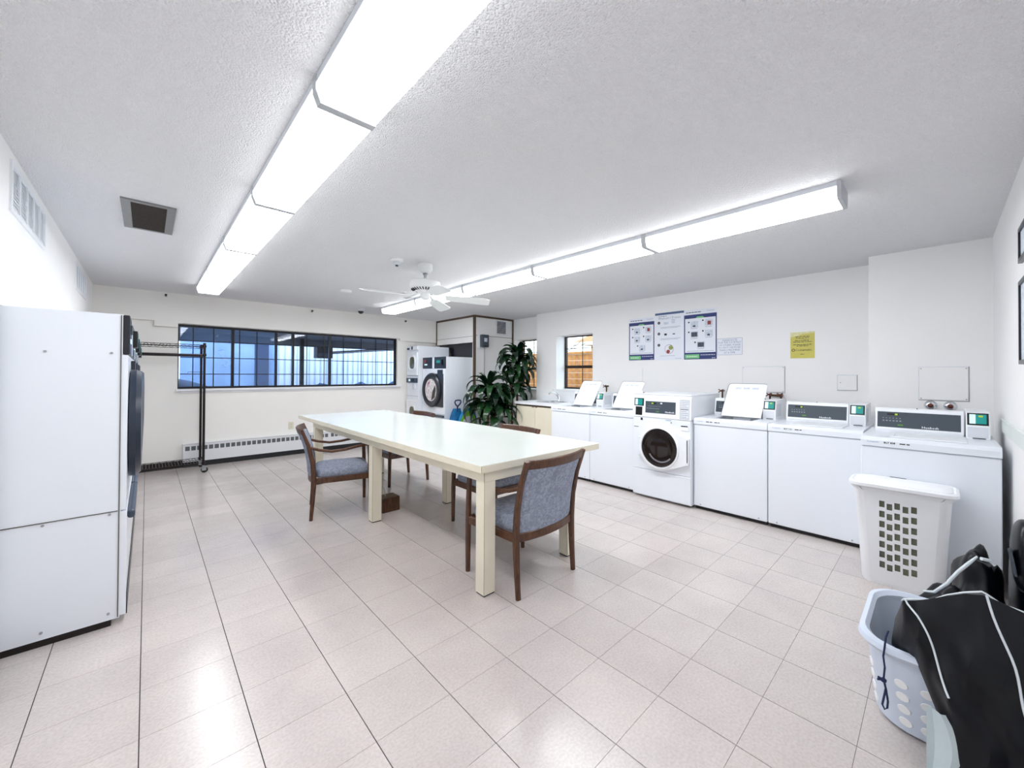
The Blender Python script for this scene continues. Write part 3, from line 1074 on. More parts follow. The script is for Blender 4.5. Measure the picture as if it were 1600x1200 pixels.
top_washer((3.88, 3.687, 0), .650, 'white top-load washer with open lid, next to the sink cabinet', '', True, (.47, .58), (.12, .45))
top_washer((3.88, 3.035, 0), .632, 'white top-load washer with open lid, left of the front-load washer', '', True, (.47, .58), (.12, .45))
top_washer((3.88, 1.729, 0), .662, 'white top-load washer with open lid, right of the front-load washer', '', True)
top_washer((3.88, 1.064, 0), .655, 'white top-load washer with closed lid below the small round-cornered hatch', 'BLT 116', False)
top_washer((3.585, 0.395, 0), .655, 'white top-load washer with closed lid, nearest the camera behind the hamper', 'BLT 838', False)

# ------------------------------------------------------------------ front-loading washer
def front_washer():
    t = thing('front_load_washer', 'white front-load washer with round glass door between the top-load washers', 'washer', (3.84, 2.398, 0), WR)
    w_, d = .664, .72
    box('cabinet', 'white', .002, w_ - .002, .012, d, .02, .868, t, b=.006)
    for x in (.07, w_ - .07):
        for y in (.08, d - .08):
            MB().lathe([(.02, 0), (.02, .02)], 10, (x, y, 0)).build('foot', 'black', t)
    box('lower_panel', 'white', .004, w_ - .004, 0, .012, .03, .305, t, b=.004)
    box('front_panel', 'white', .004, w_ - .004, 0, .012, .310, .866, t, b=.004)
    con = MB().poly([(0, .872), (0, .885), (.012, 1.09), (.03, 1.112), (d, 1.112), (d, .872)], 'x', .002, w_ - .002).build('console', 'white2', t)
    box('top_cover', 'white', 0, w_, .02, d + .005, 1.112, 1.128, t, b=.005)
    f = lambda z: (z - .885) / .205 * .012

    def face(xa, xb, za, zb, out):
        return [[(xa, f(za) - out, za), (xb, f(za) - out, za)], [(xa, f(zb) - out, zb), (xb, f(zb) - out, zb)]]
    MB().grid(face(.155, .50, .92, 1.045, .001)).build('fascia', 'slate', con)
    MB().grid(face(.215, .285, 1.015, 1.032, .002)).build('display', 'black', con)
    MB().grid(face(.225, .25, 1.017, 1.030, .003)).build('digits', 'ledgreen', con)
    for i in range(8):
        MB().grid(face(.17 + .019 * i, .181 + .019 * i, .965, .972, .002)).build('key', 'inkgrey', con)
        MB().grid(face(.19 + .019 * i, .198 + .019 * i, .99, .995, .002)).build('key', 'inkgrey', con)
    MB().grid(face(.285, .315, .933, .943, .002)).build('start_key', 'greenkey', con)
    MB().grid(face(.33, .35, 1.02, 1.033, .002)).build('badge', 'paper', con)
    le = lettering('Huebsch', .024, .385, 0, .931, 'paper', con, 'LEFT', 1.2, bold=.0005)
    for v in le.data.vertices:
        v.co.y = f(v.co.z) - .002
    MB().grid(face(.545, .645, .885, 1.073, .001)).build('instruction_label', 'grille', con)
    MB().grid(face(.545, .645, 1.070, 1.073, .002)).build('label_border', 'slate', con)
    MB().grid(face(.545, .645, .885, .888, .002)).build('label_border', 'slate', con)
    for xx in (.545, .643):
        MB().grid(face(xx, xx + .002, .885, 1.073, .002)).build('label_border', 'slate', con)
    for i in range(9):
        z = .90 + .019 * i
        MB().grid(face(.553, .553 + (.082 if i % 3 else .06), z, z + (.004 if i != 4 else .007), .002)).build('label_line', 'inkgrey' if i != 4 else 'slate', con)
    # payment reader column
    MB().grid(face(.018, .135, .99, 1.073, .001)).build('screen_frame', 'black', con)
    MB().grid(face(.03, .118, 1.0, 1.064, .002)).build('screen', 'teal', con)
    MB().grid(face(.03, .06, 1.0, 1.064, .003)).build('screen_text', 'screenpale', con)
    MB().grid(face(.035, .118, .889, .98, .001)).build('slot_panel', 'black', con)
    tg = box('reader_tag', 'paper', .035, .108, .03, .06, 1.128, 1.15, t, b=.002)
    box('tag_border', 'redprint', .030, .113, .032, .058, 1.1285, 1.136, tg)
    # door: round on the left, running out to a straight edge on the right
    cx, cz, r = .336, .565, .236
    pts = []
    for k in range(0, 19):
        a = R(62 + (298 - 62) * k / 18)
        pts.append((cx + r * math.cos(a), cz + r * math.sin(a)))
    pts += [(.645, .432), (.652, .44), (.652, .686), (.645, .694)]
    dr = MB().poly(pts, 'y', -.034, -.001).build('door', 'white2', t)
    MB().rings([[(cx + rr * math.cos(2 * PI * k / 40), yy, cz + rr * math.sin(2 * PI * k / 40)) for k in range(40)] for rr, yy in ((.222, -.034), (.216, -.046), (.204, -.048), (.198, -.036))], cap=False).build('door_ring', 'white2', dr, smooth=True)
    MB().rings([[(cx + rr * math.cos(2 * PI * k / 40), yy, cz + rr * math.sin(2 * PI * k / 40)) for k in range(40)] for rr, yy in ((.200, -.036), (.196, -.044), (.182, -.046), (.15, -.040), (.10, -.036), (.04, -.034))]).build('door_glass', 'drumglass', dr, smooth=True)
    MB().rings([[(cx + .02 + rr * math.cos(R(-150 + 110 * k / 15)), yy, cz + rr * math.sin(R(-150 + 110 * k / 15))) for k in range(16)] for rr, yy in ((.135, -.0422), (.150, -.0432))], cap=False, close=False).build('glass_rim', 'silver', dr)
    box('handle', 'charcoal', .636, .6435, -.040, -.0342, .455, .68, dr, b=.002)
    for zz in (.452, .64):
        box('hinge', 'grille', cx - r - .012, cx - r + .03, -.03, -.002, zz, zz + .012, dr)
    box('drawer_pull', 'charcoal', .56, .63, -.004, 0, .806, .815, t)
    box('drawer', 'white2', .555, .640, -.006, -.0005, .765, .803, t, b=.003)
    box('drawer_pull', 'slate', .02, .075, -.003, 0, .758, .764, t)
    box('emblem', 'ink', .10, .125, -.002, 0, .835, .862, t)
    lettering('Coinamatic', .015, .39, -.0012, .852, 'bluebadge', t, bold=.0005)
    MB().lathe([(.006, 0), (.006, -.004)], 10, (.455, 0, .835), 'y').build('screw', 'ink', t)
    return t


M['drumglass'] = mat('dark_door_glass', (30, 24, 22), 0.06, noise=(7, 0.5), coat=0.5)
front_washer()

# ------------------------------------------------------------------ sink cabinet, sink, tap
def sink():
    t = thing('sink_cabinet', 'cream two-door base cabinet with white counter under the small window', 'cabinet', (4.50, 5.09, 0), WR)
    w_ = 1.36
    MB().box(0, w_, .02, .58, .08, .80).build('body', 'cream', t)
    box('plinth', 'bronze', .01, w_ - .01, .07, .56, 0, .08, t)
    box('counter_edge', 'brownwood', 0, w_, .0, .02, .800, .828, t)
    for k in range(3):
        d_ = box('door', 'cream', .004 + k * .452, .448 + k * .452, 0, .0185, .09, .795, t, b=.002)
        box('handle', 'brownwood', .39 + k * .452 if k != 1 else .47, .42 + k * .452 if k != 1 else .50, -.006, 0, .785, .795, d_)
    # counter with a cut-out for the bowl
    b_ = MB()
    bx0, bx1, by0, by1 = .36, .78, .12, .44
    b_.box(-.02, bx0, -.03, .598, .828, .868).box(bx1, w_, -.03, .598, .828, .868).box(bx0, bx1, -.03, by0, .828, .868).box(bx0, bx1, by1, .598, .828, .868)
    b_.build('counter', 'white2', t)
    box('backsplash', 'white2', -.02, w_, .580, .598, .868, .95, t)
    s = thing('sink_basin', 'stainless steel sink bowl set in the white counter', 'sink', (4.50, 5.09, 0), WR)
    b_ = MB()
    def rr(k, z):
        out = []
        for i in range(32):
            a = 2 * PI * i / 32
            c_, s_ = math.cos(a), math.sin(a)
            out.append(((bx0 + bx1) / 2 + (bx1 - bx0) / 2 * k * math.copysign(abs(c_) ** .35, c_), (by0 + by1) / 2 + (by1 - by0) / 2 * k * math.copysign(abs(s_) ** .35, s_), z))
        return out
    b_.rings([rr(1.12, .8685), rr(1.12, .873), rr(1.0, .874), rr(.95, .866), rr(.9, .72), rr(.3, .715)], cap=False)
    b_.build('bowl', 'chrome', s, smooth=True)
    MB().lathe([(.035, .713), (.035, .718), (.02, .718)], 16, ((bx0 + bx1) / 2, (by0 + by1) / 2, 0)).build('drain', 'silver', s)
    f = thing('sink_tap', 'chrome single-lever tap behind the sink bowl', 'tap', (5.0, 4.56, .869), WR)
    MB().lathe([(.03, 0), (.03, .01), (.022, .02), (.022, .08), (.018, .095)], 16).build('body', 'chrome', f, smooth=True)
    MB().tube([(0, 0, .06), (-.02, -.05, .12), (-.03, -.12, .155), (-.035, -.19, .15), (-.037, -.215, .13)], [.014, .013, .012, .011, .011], 10).build('spout', 'chrome', f, smooth=True)
    MB().sweep([(0, 0, .09), (-.01, -.03, .13), (-.03, -.09, .19), (-.036, -.11, .20)], .018, .01, (0, 0, 1)).build('lever', 'chrome', f, smooth=True)


sink()

# ------------------------------------------------------------------ wall hatches, valves, pipe caps
def hatch(name, loc, w_, h, label, group, rounded=False, m='wall'):
    t = thing(name, label, 'hatch', loc, WR, group)
    box('frame', 'grille', -.004, w_ + .004, -.003, 0, -.004, h + .004, t, b=0.0012)
    box('cover', m, .002, w_ - .002, -.006, -.003, .002, h - .002, t, b=.0012)
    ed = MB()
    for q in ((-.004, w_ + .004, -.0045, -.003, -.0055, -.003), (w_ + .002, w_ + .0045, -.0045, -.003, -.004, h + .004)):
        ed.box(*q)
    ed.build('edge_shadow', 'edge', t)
    for x, z in ((.012, .012), (w_ - .012, .012), (.012, h - .012), (w_ - .012, h - .012)) if not rounded else ((.025, h * .5),):
        MB().lathe([(.005, -.006), (.005, -.0085), (.002, -.009)], 8, (x, 0, z), 'y').build('screw', 'silver', t)
    return t


hatch('wall_hatch', (XR, 1.668, 1.135), .442, .293, 'large white wall panel above the open washer lid right of the front-load washer', 'wall access panels')
hatch('wall_hatch', (XR, .745, 1.18), .158, .152, 'small square wall hatch right of the yellow notice', 'wall access panels', True)
hatch('wall_hatch', (4.75, .125, 1.125), .290, .278, 'white screwed wall panel above the washer nearest the camera', 'wall access panels')

for k, (y, lab) in enumerate([(.055, 'rusty chrome pipe cap below the wall panel, left one'), (-.062, 'rusty chrome pipe cap below the wall panel, right one')]):
    t = thing('pipe_cap', lab, 'pipe cap', (4.75, y, 1.077), WR, 'pipe caps below the near panel')
    MB().lathe([(.042, 0), (.040, -.010), (.028, -.024), (.018, -.028)], 20, axis='y').build('rose', 'chrome', t, smooth=True)
    MB().lathe([(.019, -.0285), (.017, -.045), (.008, -.05)], 10, axis='y').build('stub', 'rust', t, smooth=True)


def valve(loc, label, two=True):
    t = thing('water_valve', label, 'valve', loc, WR, 'brass water valves on the right wall')
    n = 2 if two else 1
    for k in range(n):
        x = k * .11
        v = MB().tube([(x, 0, 0), (x, -.09, 0)], .011).build('valve_body', 'brass', t, smooth=True)
        MB().tube([(x, -.05, 0), (x, -.05, -.09)], .010).build('outlet', 'brass', v, smooth=True)
        MB().tube([(x - .028, -.10, .018), (x + .028, -.10, -.018)], .006).tube([(x - .028, -.10, -.018), (x + .028, -.10, .018)], .006).tube([(x, -.09, 0), (x, -.104, 0)], .009).build('handle', 'rust', v)
    if two:
        MB().tube([(0, -.03, -.01), (.11, -.03, -.01)], .012).build('crosspipe', 'brass', t)
    return t


valve((XR, 1.885, 1.135), 'brass water valve left of the open lid beside the front-load washer', False)
valve((XR, 1.36, 1.11), 'pair of brass water valves behind the card reader below the large wall panel')
valve((XR, 3.62, 1.15), 'brass water valves by the open lid nearest the sink', False)

# ------------------------------------------------------------------ posters and notices on the right wall
def poster_blue(yl, yr, z0, z1, label, dark):
    w_, h = yl - yr, z1 - z0
    t = thing('instruction_poster', label, 'poster', (XR, yl, z0), WR, 'washing instruction posters')
    box('sheet', 'paper', 0, w_, -.003, 0, 0, h, t)
    def r(name, m, xa, xb, za, zb, out=.0036, lab=None):
        return box(name, m, xa * w_, xb * w_, -out, -out + .0005, za * h, zb * h, t, label=lab)
    top = .90
    r('frame_band', 'navy', 0, 1, top - .075, top)
    r('frame_band', 'navy', 0, .032, .0, top - .075)
    r('frame_band', 'navy', .968, 1, .0, top - .075)
    r('frame_band', 'navy', .032, .968, 0, .135)
    r('green_box', 'greenprint', .03, .48, .018, .10, .0042)
    MB().poly([(w_ * .36, h * (top - .075)), (w_ * .64, h * (top - .075)), (w_ * .58, h * (top - .045)), (w_ * .42, h * (top - .045))], 'y', -.0045, -.0040).build('title_tab', 'greenprint', t)
    print_line(.06 * w_, .938 * h, .48 * w_, .009, 'ink', t, seed=3)
    lettering('Coinamatic', .022, .70 * w_, -.0042, .945 * h, 'inkgrey', t)
    pics = [(.22, .70), (.66, .72), (.22, .50), (.66, .51), (.42, .29)]
    mm = ['picgrey', 'redprint', 'picdark' if dark else 'picgrey', 'picgrey', 'picdark' if dark else 'picgrey']
    for (px, pz), m in zip(pics, mm):
        r('picture', 'picgrey', px - .01, px + .23, pz - .065, pz + .065)
        r('picture', m, px + (.07 if m == 'redprint' else .01), px + (.17 if m == 'redprint' else .2), pz - .045, pz + (.03 if m == 'redprint' else .045), .0044)
        if m == 'picgrey':
            r('picture', 'picdark', px + .06, px + .14, pz - .05, pz - .015, .0048)
        MB().lathe([(.011, -.0036), (.011, -.0042)], 10, ((px - .07) * w_, 0, (pz + .05) * h), 'y').build('number_dot', 'ink', t)
        r('caption', 'inkgrey', px, px + .2, pz - .085, pz - .078)
    r('caption', 'inkgrey', .08, .92, .16, .168)
    print_line(.08 * w_, .05 * h, .34 * w_, .009, 'paper', t, -.0048, seed=4)
    print_line(.52 * w_, .08 * h, .43 * w_, .006, 'paper', t, -.0047, seed=5)
    print_line(.86 * w_, .02 * h, .1 * w_, .005, 'paper', t, -.0047, seed=6)
    return t


def poster_mid(yl, yr, z0, z1):
    w_, h = yl - yr, z1 - z0
    t = thing('care_poster', 'white middle poster titled Washers and Dryers with a blue top band', 'poster', (XR, yl, z0), WR)
    box('sheet', 'paper', 0, w_, -.0028, 0, 0, h, t)
    def r(name, m, xa, xb, za, zb, out=.0036):
        return box(name, m, xa * w_, xb * w_, -out, -out + .0005, za * h, zb * h, t)
    r('top_band', 'bluegrey', 0, 1, .955, 1.0)
    print_line(.13 * w_, .918 * h, .30 * w_, .008, 'inkgrey', t, seed=7)
    lettering('Washers / Dryers', .045, .12 * w_, -.0042, .86 * h, 'inkgrey', t, sx=1.0)
    for k, z in enumerate((.79, .56, .32)):
        MB().lathe([(.020, -.0034), (.020, -.0040)], 16, (.14 * w_, 0, z * h), 'y').build('number_ring', 'ink', t)
        lettering(str(k + 1), .028, .14 * w_, -.0045, z * h - .010, 'paper', t, 'CENTER')
    for k, z in enumerate((.69, .45)):
        r('caption', 'inkgrey', .2, .88, z, z + .006)
        r('caption', 'inkgrey', .2, .8, z - .02, z - .015)
    r('caption', 'inkgrey', .2, .7, .09, .095)
    r('picture', 'picgrey', .32, .48, .75, .80)
    for z in (.77, .80, .83):
        r('picture', 'inkgrey', .58, .70, z, z + .008)
    r('picture', 'ink', .33, .42, .52, .56)
    r('picture', 'ink', .62, .70, .53, .55)
    MB().lathe([(.064, -.0034), (.064, -.0038)], 24, (.5 * w_, 0, .23 * h), 'y').build('picture_ring', 'redprint', t)
    MB().lathe([(.060, -.0038), (.060, -.0042)], 24, (.5 * w_, 0, .23 * h), 'y').build('picture', 'paper', t)
    MB().lathe([(.032, -.0042), (.032, -.0046)], 16, (.56 * w_, 0, .26 * h), 'y').build('picture', 'oliveprint', t)
    MB().lathe([(.026, -.0042), (.026, -.0047)], 16, (.47 * w_, 0, .18 * h), 'y').build('picture', 'redprint', t)
    lettering('Coinamatic', .020, .70 * w_, -.0042, .025 * h, 'inkgrey', t)


poster_blue(3.247, 2.836, 1.540, 2.150, 'navy and green bordered instruction poster at the left, with pale pictures', False)
poster_mid(2.824, 2.400, 1.530, 2.190)
poster_blue(2.398, 1.972, 1.533, 2.185, 'navy and green bordered instruction poster at the right, with dark pictures', True)

t = thing('courtesy_notice', 'white handwritten PLEASE NOTE sign right of the posters', 'sign', (XR, 1.965, 1.577), WR)
box('sheet', 'paper', 0, .295, -.003, 0, 0, .207, t)
MB().box(0, .295, -.0036, -.003, .204, .207).box(0, .295, -.0036, -.003, 0, .003).box(0, .003, -.0036, -.003, 0, .207).box(.292, .295, -.0036, -.003, 0, .207).build('border', 'inkgrey', t)
for k, s in enumerate(['PLEASE NOTE', 'FOR THE COURTESY', 'OF OTHERS, PLEASE', 'DO NOT USE MORE', 'THAN 2 MACHINES', 'AT A TIME']):
    lettering(s, .030, .148, -.0042, .174 - k * .031, 'inkgrey', t, 'CENTER', .95)
MB().box(.06, .235, -.0045, -.004, .169, .1705).build('underline', 'inkgrey', t)

t = thing('yellow_notice', 'yellow paper notice taped to the right wall', 'sign', (XR, 1.168, 1.517), WR)
box('sheet', 'yellow', 0, .225, -.003, 0, 0, .287, t)
MB().poly([(0, .285), (0, .235), (.07, .245), (.12, .265), (.225, .272), (.225, .289)], 'y', -.0042, -.0032).build('tape_strip', 'tape', t)
for k, (z, wd) in enumerate([(.234, .13), (.217, .12), (.192, .14), (.175, .17), (.146, .17), (.131, .11)]):
    print_line(.112, z, wd, .006, 'ink', t, -.0038, 'CENTER', seed=20 + k)
lettering('Coinamatic', .034, .045, -.0037, .080, 'ink', t, 'LEFT', 1.0)
MB().rings([[(.028 + r_ * math.cos(2 * PI * k / 20), -.0038, .090 + r_ * math.sin(2 * PI * k / 20)) for k in range(20)] for r_ in (.010, .016)], cap=False).build('logo_ring', 'ink', t)
print_line(.112, .042, .035, .005, 'ink', t, -.0038, 'CENTER', seed=30)

for k, (z0, z1, lab) in enumerate([(1.39, 1.81, 'dark framed board at the right edge of the picture, lower one'), (1.905, 2.08, 'dark framed board at the right edge of the picture, upper one')]):
    t = thing('framed_board', lab, 'frame', (2.86, YF, z0), 0, 'dark boards on the near wall')
    h = z1 - z0
    MB().box(0, .31, 0, .016, 0, .02).box(0, .31, 0, .016, h - .02, h).box(0, .02, 0, .016, .02, h - .02).box(.29, .31, 0, .016, .02, h - .02).build('frame', 'charcoal', t)
    box('backing', 'picgrey', .02, .29, 0, .008, .02, h - .02, t)

# ------------------------------------------------------------------ left row of dryers
def big_dryer(loc, rz, label, group, w_=.79, h=1.637, d=1.2, laundry=False, dark=False):
    t = thing('tumble_dryer', label, 'dryer', loc, rz, group)
    dk = 'charcoal'
    box('cabinet', 'white', .003, w_ - .003, .02, d, .035, h, t)
    box('base', 'bronze', .01, w_ - .01, .05, d, 0, .035, t)
    box('front_panel', 'white', .004, w_ - .004, 0, .02, .60, h - .215, t)
    lo = box('lint_door', 'white', .004, w_ - .004, -.004, .02, .045, .592, t)
    box('lint_handle', 'greytrim', .01, w_ - .01, -.034, -.004, .545, .59, lo, b=.012, seg=2)
    box('kick_or_shade_strip', 'black', .004, w_ - .004, -.008, -.004, .045, .16, lo)
    # control panels
    cp = box('control_panel', dk, .004, w_ - .004, -.006, .02, h - .212, h - .002, t, b=.004)
    box('panel_divider', 'white', w_ * .46, w_ * .54, -.009, -.006, h - .21, h - .004, cp)
    box('card_reader', 'black', w_ * .60, w_ * .90, -.03, -.006, h - .15, h - .05, cp, b=.004)
    box('screen', 'teal', w_ * .68, w_ * .84, -.0312, -.03, h - .11, h - .065, cp)
    box('selector', 'slate' if not dark else 'redprint', w_ * .10, w_ * .16, -.014, -.006, h - .10, h - .05, cp)
    box('display', 'screenpale', w_ * .10, w_ * .22, -.010, -.006, h - .15, h - .125, cp)
    box('coin_box', dk, w_ * .70, w_ * .90, -.02, 0, h - .32, h - .235, t, b=.003)
    lettering('Huebsch', .02, w_ * .1, -.001, h - .25, 'inkgrey', t)
    # round door on a dark square hinge plate
    cx, cz, r = w_ * .46, 1.03, .315
    box('door_plate', dk, w_ * .52, w_ * .93, -.016, 0, cz - .30, cz + .30, t, b=.006)
    ring = lambda rr, yy: [(cx + rr * math.cos(2 * PI * k / 44), yy, cz + rr * math.sin(2 * PI * k / 44)) for k in range(44)]
    dr = MB().rings([ring(r, -.004), ring(r, -.030), ring(r - .02, -.052), ring(r - .09, -.055), ring(r - .11, -.040)], cap=False).build('door', dk if dark else 'doornavy', t, smooth=True)
    if laundry:
        MB().rings([ring(r - .105, -.038), ring(.1, -.036), ring(.02, -.036)]).build('door_glass', 'laundry', dr, label='white laundry pressed against the round glass')
        MB().poly([(cx + .02, cz - .19), (cx + .14, cz - .13), (cx + .175, cz + .02), (cx + .15, cz + .09), (cx + .07, cz - .02)], 'y', -.042, -.039).build('drum_wall', 'drumdark', dr)
        MB().poly([(cx - .12, cz + .12), (cx - .03, cz + .17), (cx - .05, cz + .12), (cx - .11, cz + .06)], 'y', -.042, -.039).build('cloth', 'laundry2', dr)
    else:
        MB().rings([ring(r - .105, -.038), ring(.1, -.036), ring(.02, -.036)]).build('door_glass', 'drumglass', dr)
    # near side panel seams and screws
    if laundry is False:
        MB().box(-.001, .003, .03, d - .02, .596, .600).box(-.001, .003, .024, .028, .04, h - .005).build('side_seam', 'edge', t)
        for y in (.06, .28):
            for z in (.07, .585, 1.43):
                MB().lathe([(.006, .003), (.006, -.003)], 8, (0, y, z), 'x').build('screw', 'silver', t)
    for k in range(2):
        MB().tube([(w_ * (.3 + .4 * k), d - .3, h), (w_ * (.3 + .4 * k), d - .3, h + .006)], .03).build('top_vent', 'grille', t)
    return t


nm = ['white tumble dryer at the near end of the left row, its side panel showing', 'white tumble dryer second in the left row', 'white tumble dryer third in the left row', 'white tumble dryer at the far end of the left row, by the rack']
first = big_dryer((-.072, 3.05, 0), WL, nm[0], 'dryers recessed into the left wall')
for k in (1, 2, 3):
    c = copy_tree(first)
    c.location = (-.072, 3.05 + .794 * k, 0)
    c['label'] = nm[k]

big_dryer((3.755, 6.955, 0), WR, 'white tumble dryer full of laundry beside the closet corner', 'dryers by the closet', .80, 1.637, .85, True, True)


def stacked():
    t = thing('stacked_dryer', 'narrow white stacked washer-dryer tower between the long window and the big dryer', 'dryer', (3.66, 7.44, 0), WR)
    w_, h = .465, 1.86
    box('cabinet', 'white', .002, w_ - .002, .015, .68, .03, h, t, b=.004)
    box('base', 'bronze', .01, w_ - .01, .04, .66, 0, .03, t)
    for k in range(2):
        z0 = .10 if k == 0 else 1.30
        hh = .72 if k == 0 else .44
        p = box('loading_door', 'white2', .02, w_ - .03, -.004, .015, z0, z0 + hh, t, b=.006)
        cz = z0 + hh * .5 + (.12 if k == 0 else .02)
        pts = []
        for i in range(28):
            a = 2 * PI * i / 28
            c_, s_ = math.cos(a), math.sin(a)
            pts.append((.24 + .145 * math.copysign(abs(c_) ** .7, c_), cz + .155 * math.copysign(abs(s_) ** .7, s_)))
        MB().rings([[(x, -.004, z) for x, z in pts], [(x, -.018, z) for x, z in pts], [(.24 + (x - .24) * .8, -.018, cz + (z - cz) * .85) for x, z in pts], [(.24 + (x - .24) * .76, -.008, cz + (z - cz) * .8) for x, z in pts]]).build('door_ring', 'white2', p)
        MB().poly([(.255 + (x - .24) * .66, cz + (z - cz) * .74) for x, z in pts], 'y', -.012, -.009).build('door_glass', 'door_olive', p)
    tp = box('top_controls', 'white2', .01, w_ - .01, -.01, .015, h - .075, h - .005, t, b=.003)
    box('display', 'sidingdark', .05, .15, -.012, -.010, h - .065, h - .025, tp)
    box('display', 'sidingdark', .22, .28, -.012, -.010, h - .065, h - .005, tp)
    cp = box('control_strip', 'greytrim', .02, w_ - .03, -.012, .015, 1.155, 1.245, t, b=.004)
    box('screen', 'screenpale', .12, .19, -.0135, -.012, 1.18, 1.225, cp)
    box('card_reader', 'black', .22, .34, -.016, -.012, 1.175, 1.235, cp)
    box('coin_slide', 'grille', .27, .37, -.02, .015, 1.03, 1.14, t, b=.004)
    box('panel_seam', 'edge', .01, w_ - .01, .012, .0155, .895, .899, t)
    box('panel_seam', 'edge', .01, w_ - .01, .012, .0155, 1.285, 1.289, t)


stacked()

# ------------------------------------------------------------------ wire rack on wheels
def rack():
    t = thing('garment_rack', 'dark bronze wire garment rack on wheels beside the dryers', 'rack', (0, 0, 0))
    X0, X1, Y0, Y1 = -.36, .545, 6.90, 7.34
    for x in (X0, X1):
        for y in (Y0, Y1):
            MB().tube([(x, y, .10), (x, y, 1.715)], .0145, 10).build('post', 'bronze', t, smooth=True)
            MB().lathe([(.018, 1.712), (.018, 1.722), (.008, 1.727)], 10, (x, y, 0)).build('post_cap', 'bronze', t)
            c = MB().tube([(x, y, .10), (x, y, .075)], .012).box(x - .016, x + .030, y - .018, y - .014, .03, .082).box(x - .016, x + .030, y + .014, y + .018, .03, .082).build('caster', 'silver', t)
            MB().lathe([(.036, -.012), (.038, -.006), (.038, .006), (.036, .012)], 18, (x + .012, y, .038), 'y').build('wheel', 'black', c, smooth=True)
            for z in (1.565, 1.68, .125):
                MB().lathe([(.02, z - .012), (.022, z), (.02, z + .016)], 10, (x, y, 0)).build('collar', 'bronze', t)
    for z in (.13, 1.70):
        b_ = MB()
        for y in (Y0, Y1):
            b_.tube([(X0, y, z), (X1, y, z)], .004, 6).tube([(X0, y, z - .028), (X1, y, z - .028)], .004, 6)
            n = 26
            pts = []
            for i in range(n + 1):
                pts.append((X0 + (X1 - X0) * i / n, y, z - (.026 if i % 2 else .002)))
            b_.tube(pts, .0025, 5)
        for x in (X0, X1):
            b_.tube([(x, Y0, z), (x, Y1, z)], .004, 6).tube([(x, Y0, z - .028), (x, Y1, z - .028)], .004, 6)
        for i in range(1, 30):
            x = X0 + (X1 - X0) * i / 30
            b_.tube([(x, Y0, z + .003), (x, Y1, z + .003)], .0022, 4)
        b_.build('wire_shelf', 'bronze', t)
    MB().tube([(X0, Y0, 1.565), (X1, Y0, 1.565)], .0125, 8).build('hanging_rail', 'bronze', t, smooth=True)
    MB().tube([(X0, Y1, 1.565), (X1, Y1, 1.565)], .0125, 8).build('hanging_rail', 'bronze', t, smooth=True)
    for x in (X0, X1):
        MB().tube([(x, Y0, 1.565), (x, Y1, 1.565)], .011, 8).build('hanging_rail', 'bronze', t, smooth=True)
    MB().tube([(X1, Y0, 1.34), (X1 - .16, Y0, 1.34), (X1 - .165, Y0, 1.335), (X1 - .16, Y0, 1.312), (X1, Y0, 1.312)], .0035, 6).build('handle_loop', 'bronze', t)


rack()

# ------------------------------------------------------------------ baseboard heater, outlet, brackets
def heater():
    t = thing('baseboard_heater', 'long white baseboard heater with a row of slots under the long window', 'heater', (.37, YB - .085, 0))
    L = 3.2
    b_ = MB()
    b_.box(0, L, 0, .004, .075, .232).box(0, L, 0, .004, .292, .322).box(0, L, .0, .083, .318, .328).box(-.004, 0, 0, .083, .075, .328).box(L, L + .004, 0, .083, .075, .328)
    x = .02
    k = 0
    gaps = []
    while x < L - .05:
        w_ = .049
        gaps.append((x, x + w_))
        x += .064
        k += 1
        if k % 29 == 0:
            x += .03
    prev = 0
    for a, c in gaps:
        b_.box(prev, a, 0, .004, .232, .292)
        prev = c
    b_.box(prev, L, 0, .004, .232, .292)
    b_.build('cover', 'heater', t)
    box('fin_core', 'finmetal', .005, L - .005, .006, .06, .20, .31, t)
    box('recess', 'shadowgap', .005, L - .005, .012, .083, .0, .075, t)


heater()
t = thing('power_outlet', 'ivory wall outlet above the baseboard heater', 'outlet', (1.655, YB - .0015, .41))
box('plate', 'ivory', 0, .072, -.006, 0, 0, .118, t, b=.002)
for z in (.028, .072):
    s = MB().lathe([(.016, -.006), (.016, -.009)], 14, (.036, 0, z + .008), 'y').build('socket', 'ivory', t)
    MB().box(.029, .032, -.0096, -.009, z + .004, z + .014).box(.040, .043, -.0096, -.009, z + .004, z + .014).build('slot', 'ink', s)

for x, z, lab in ((.175, 2.385, 'small dark bracket high on the back wall above the window, left one'), (1.97, 2.375, 'small dark bracket high on the back wall, middle one'), (3.63, 2.365, 'small dark bracket high on the back wall, right one')):
    t = thing('wall_bracket', lab, 'bracket', (x, YB - .06, z - .02), 0, 'brackets along the back beam')
    box('plate', 'silver', -.012, .012, -.004, 0, 0, .035, t)
    MB().tube([(0, -.004, .012), (0, -.04, .012), (.012, -.045, .028)], .005, 6).build('hook', 'charcoal', t)
    box('clip', 'charcoal', -.012, .010, -.03, -.004, .012, .036, t, b=.002)

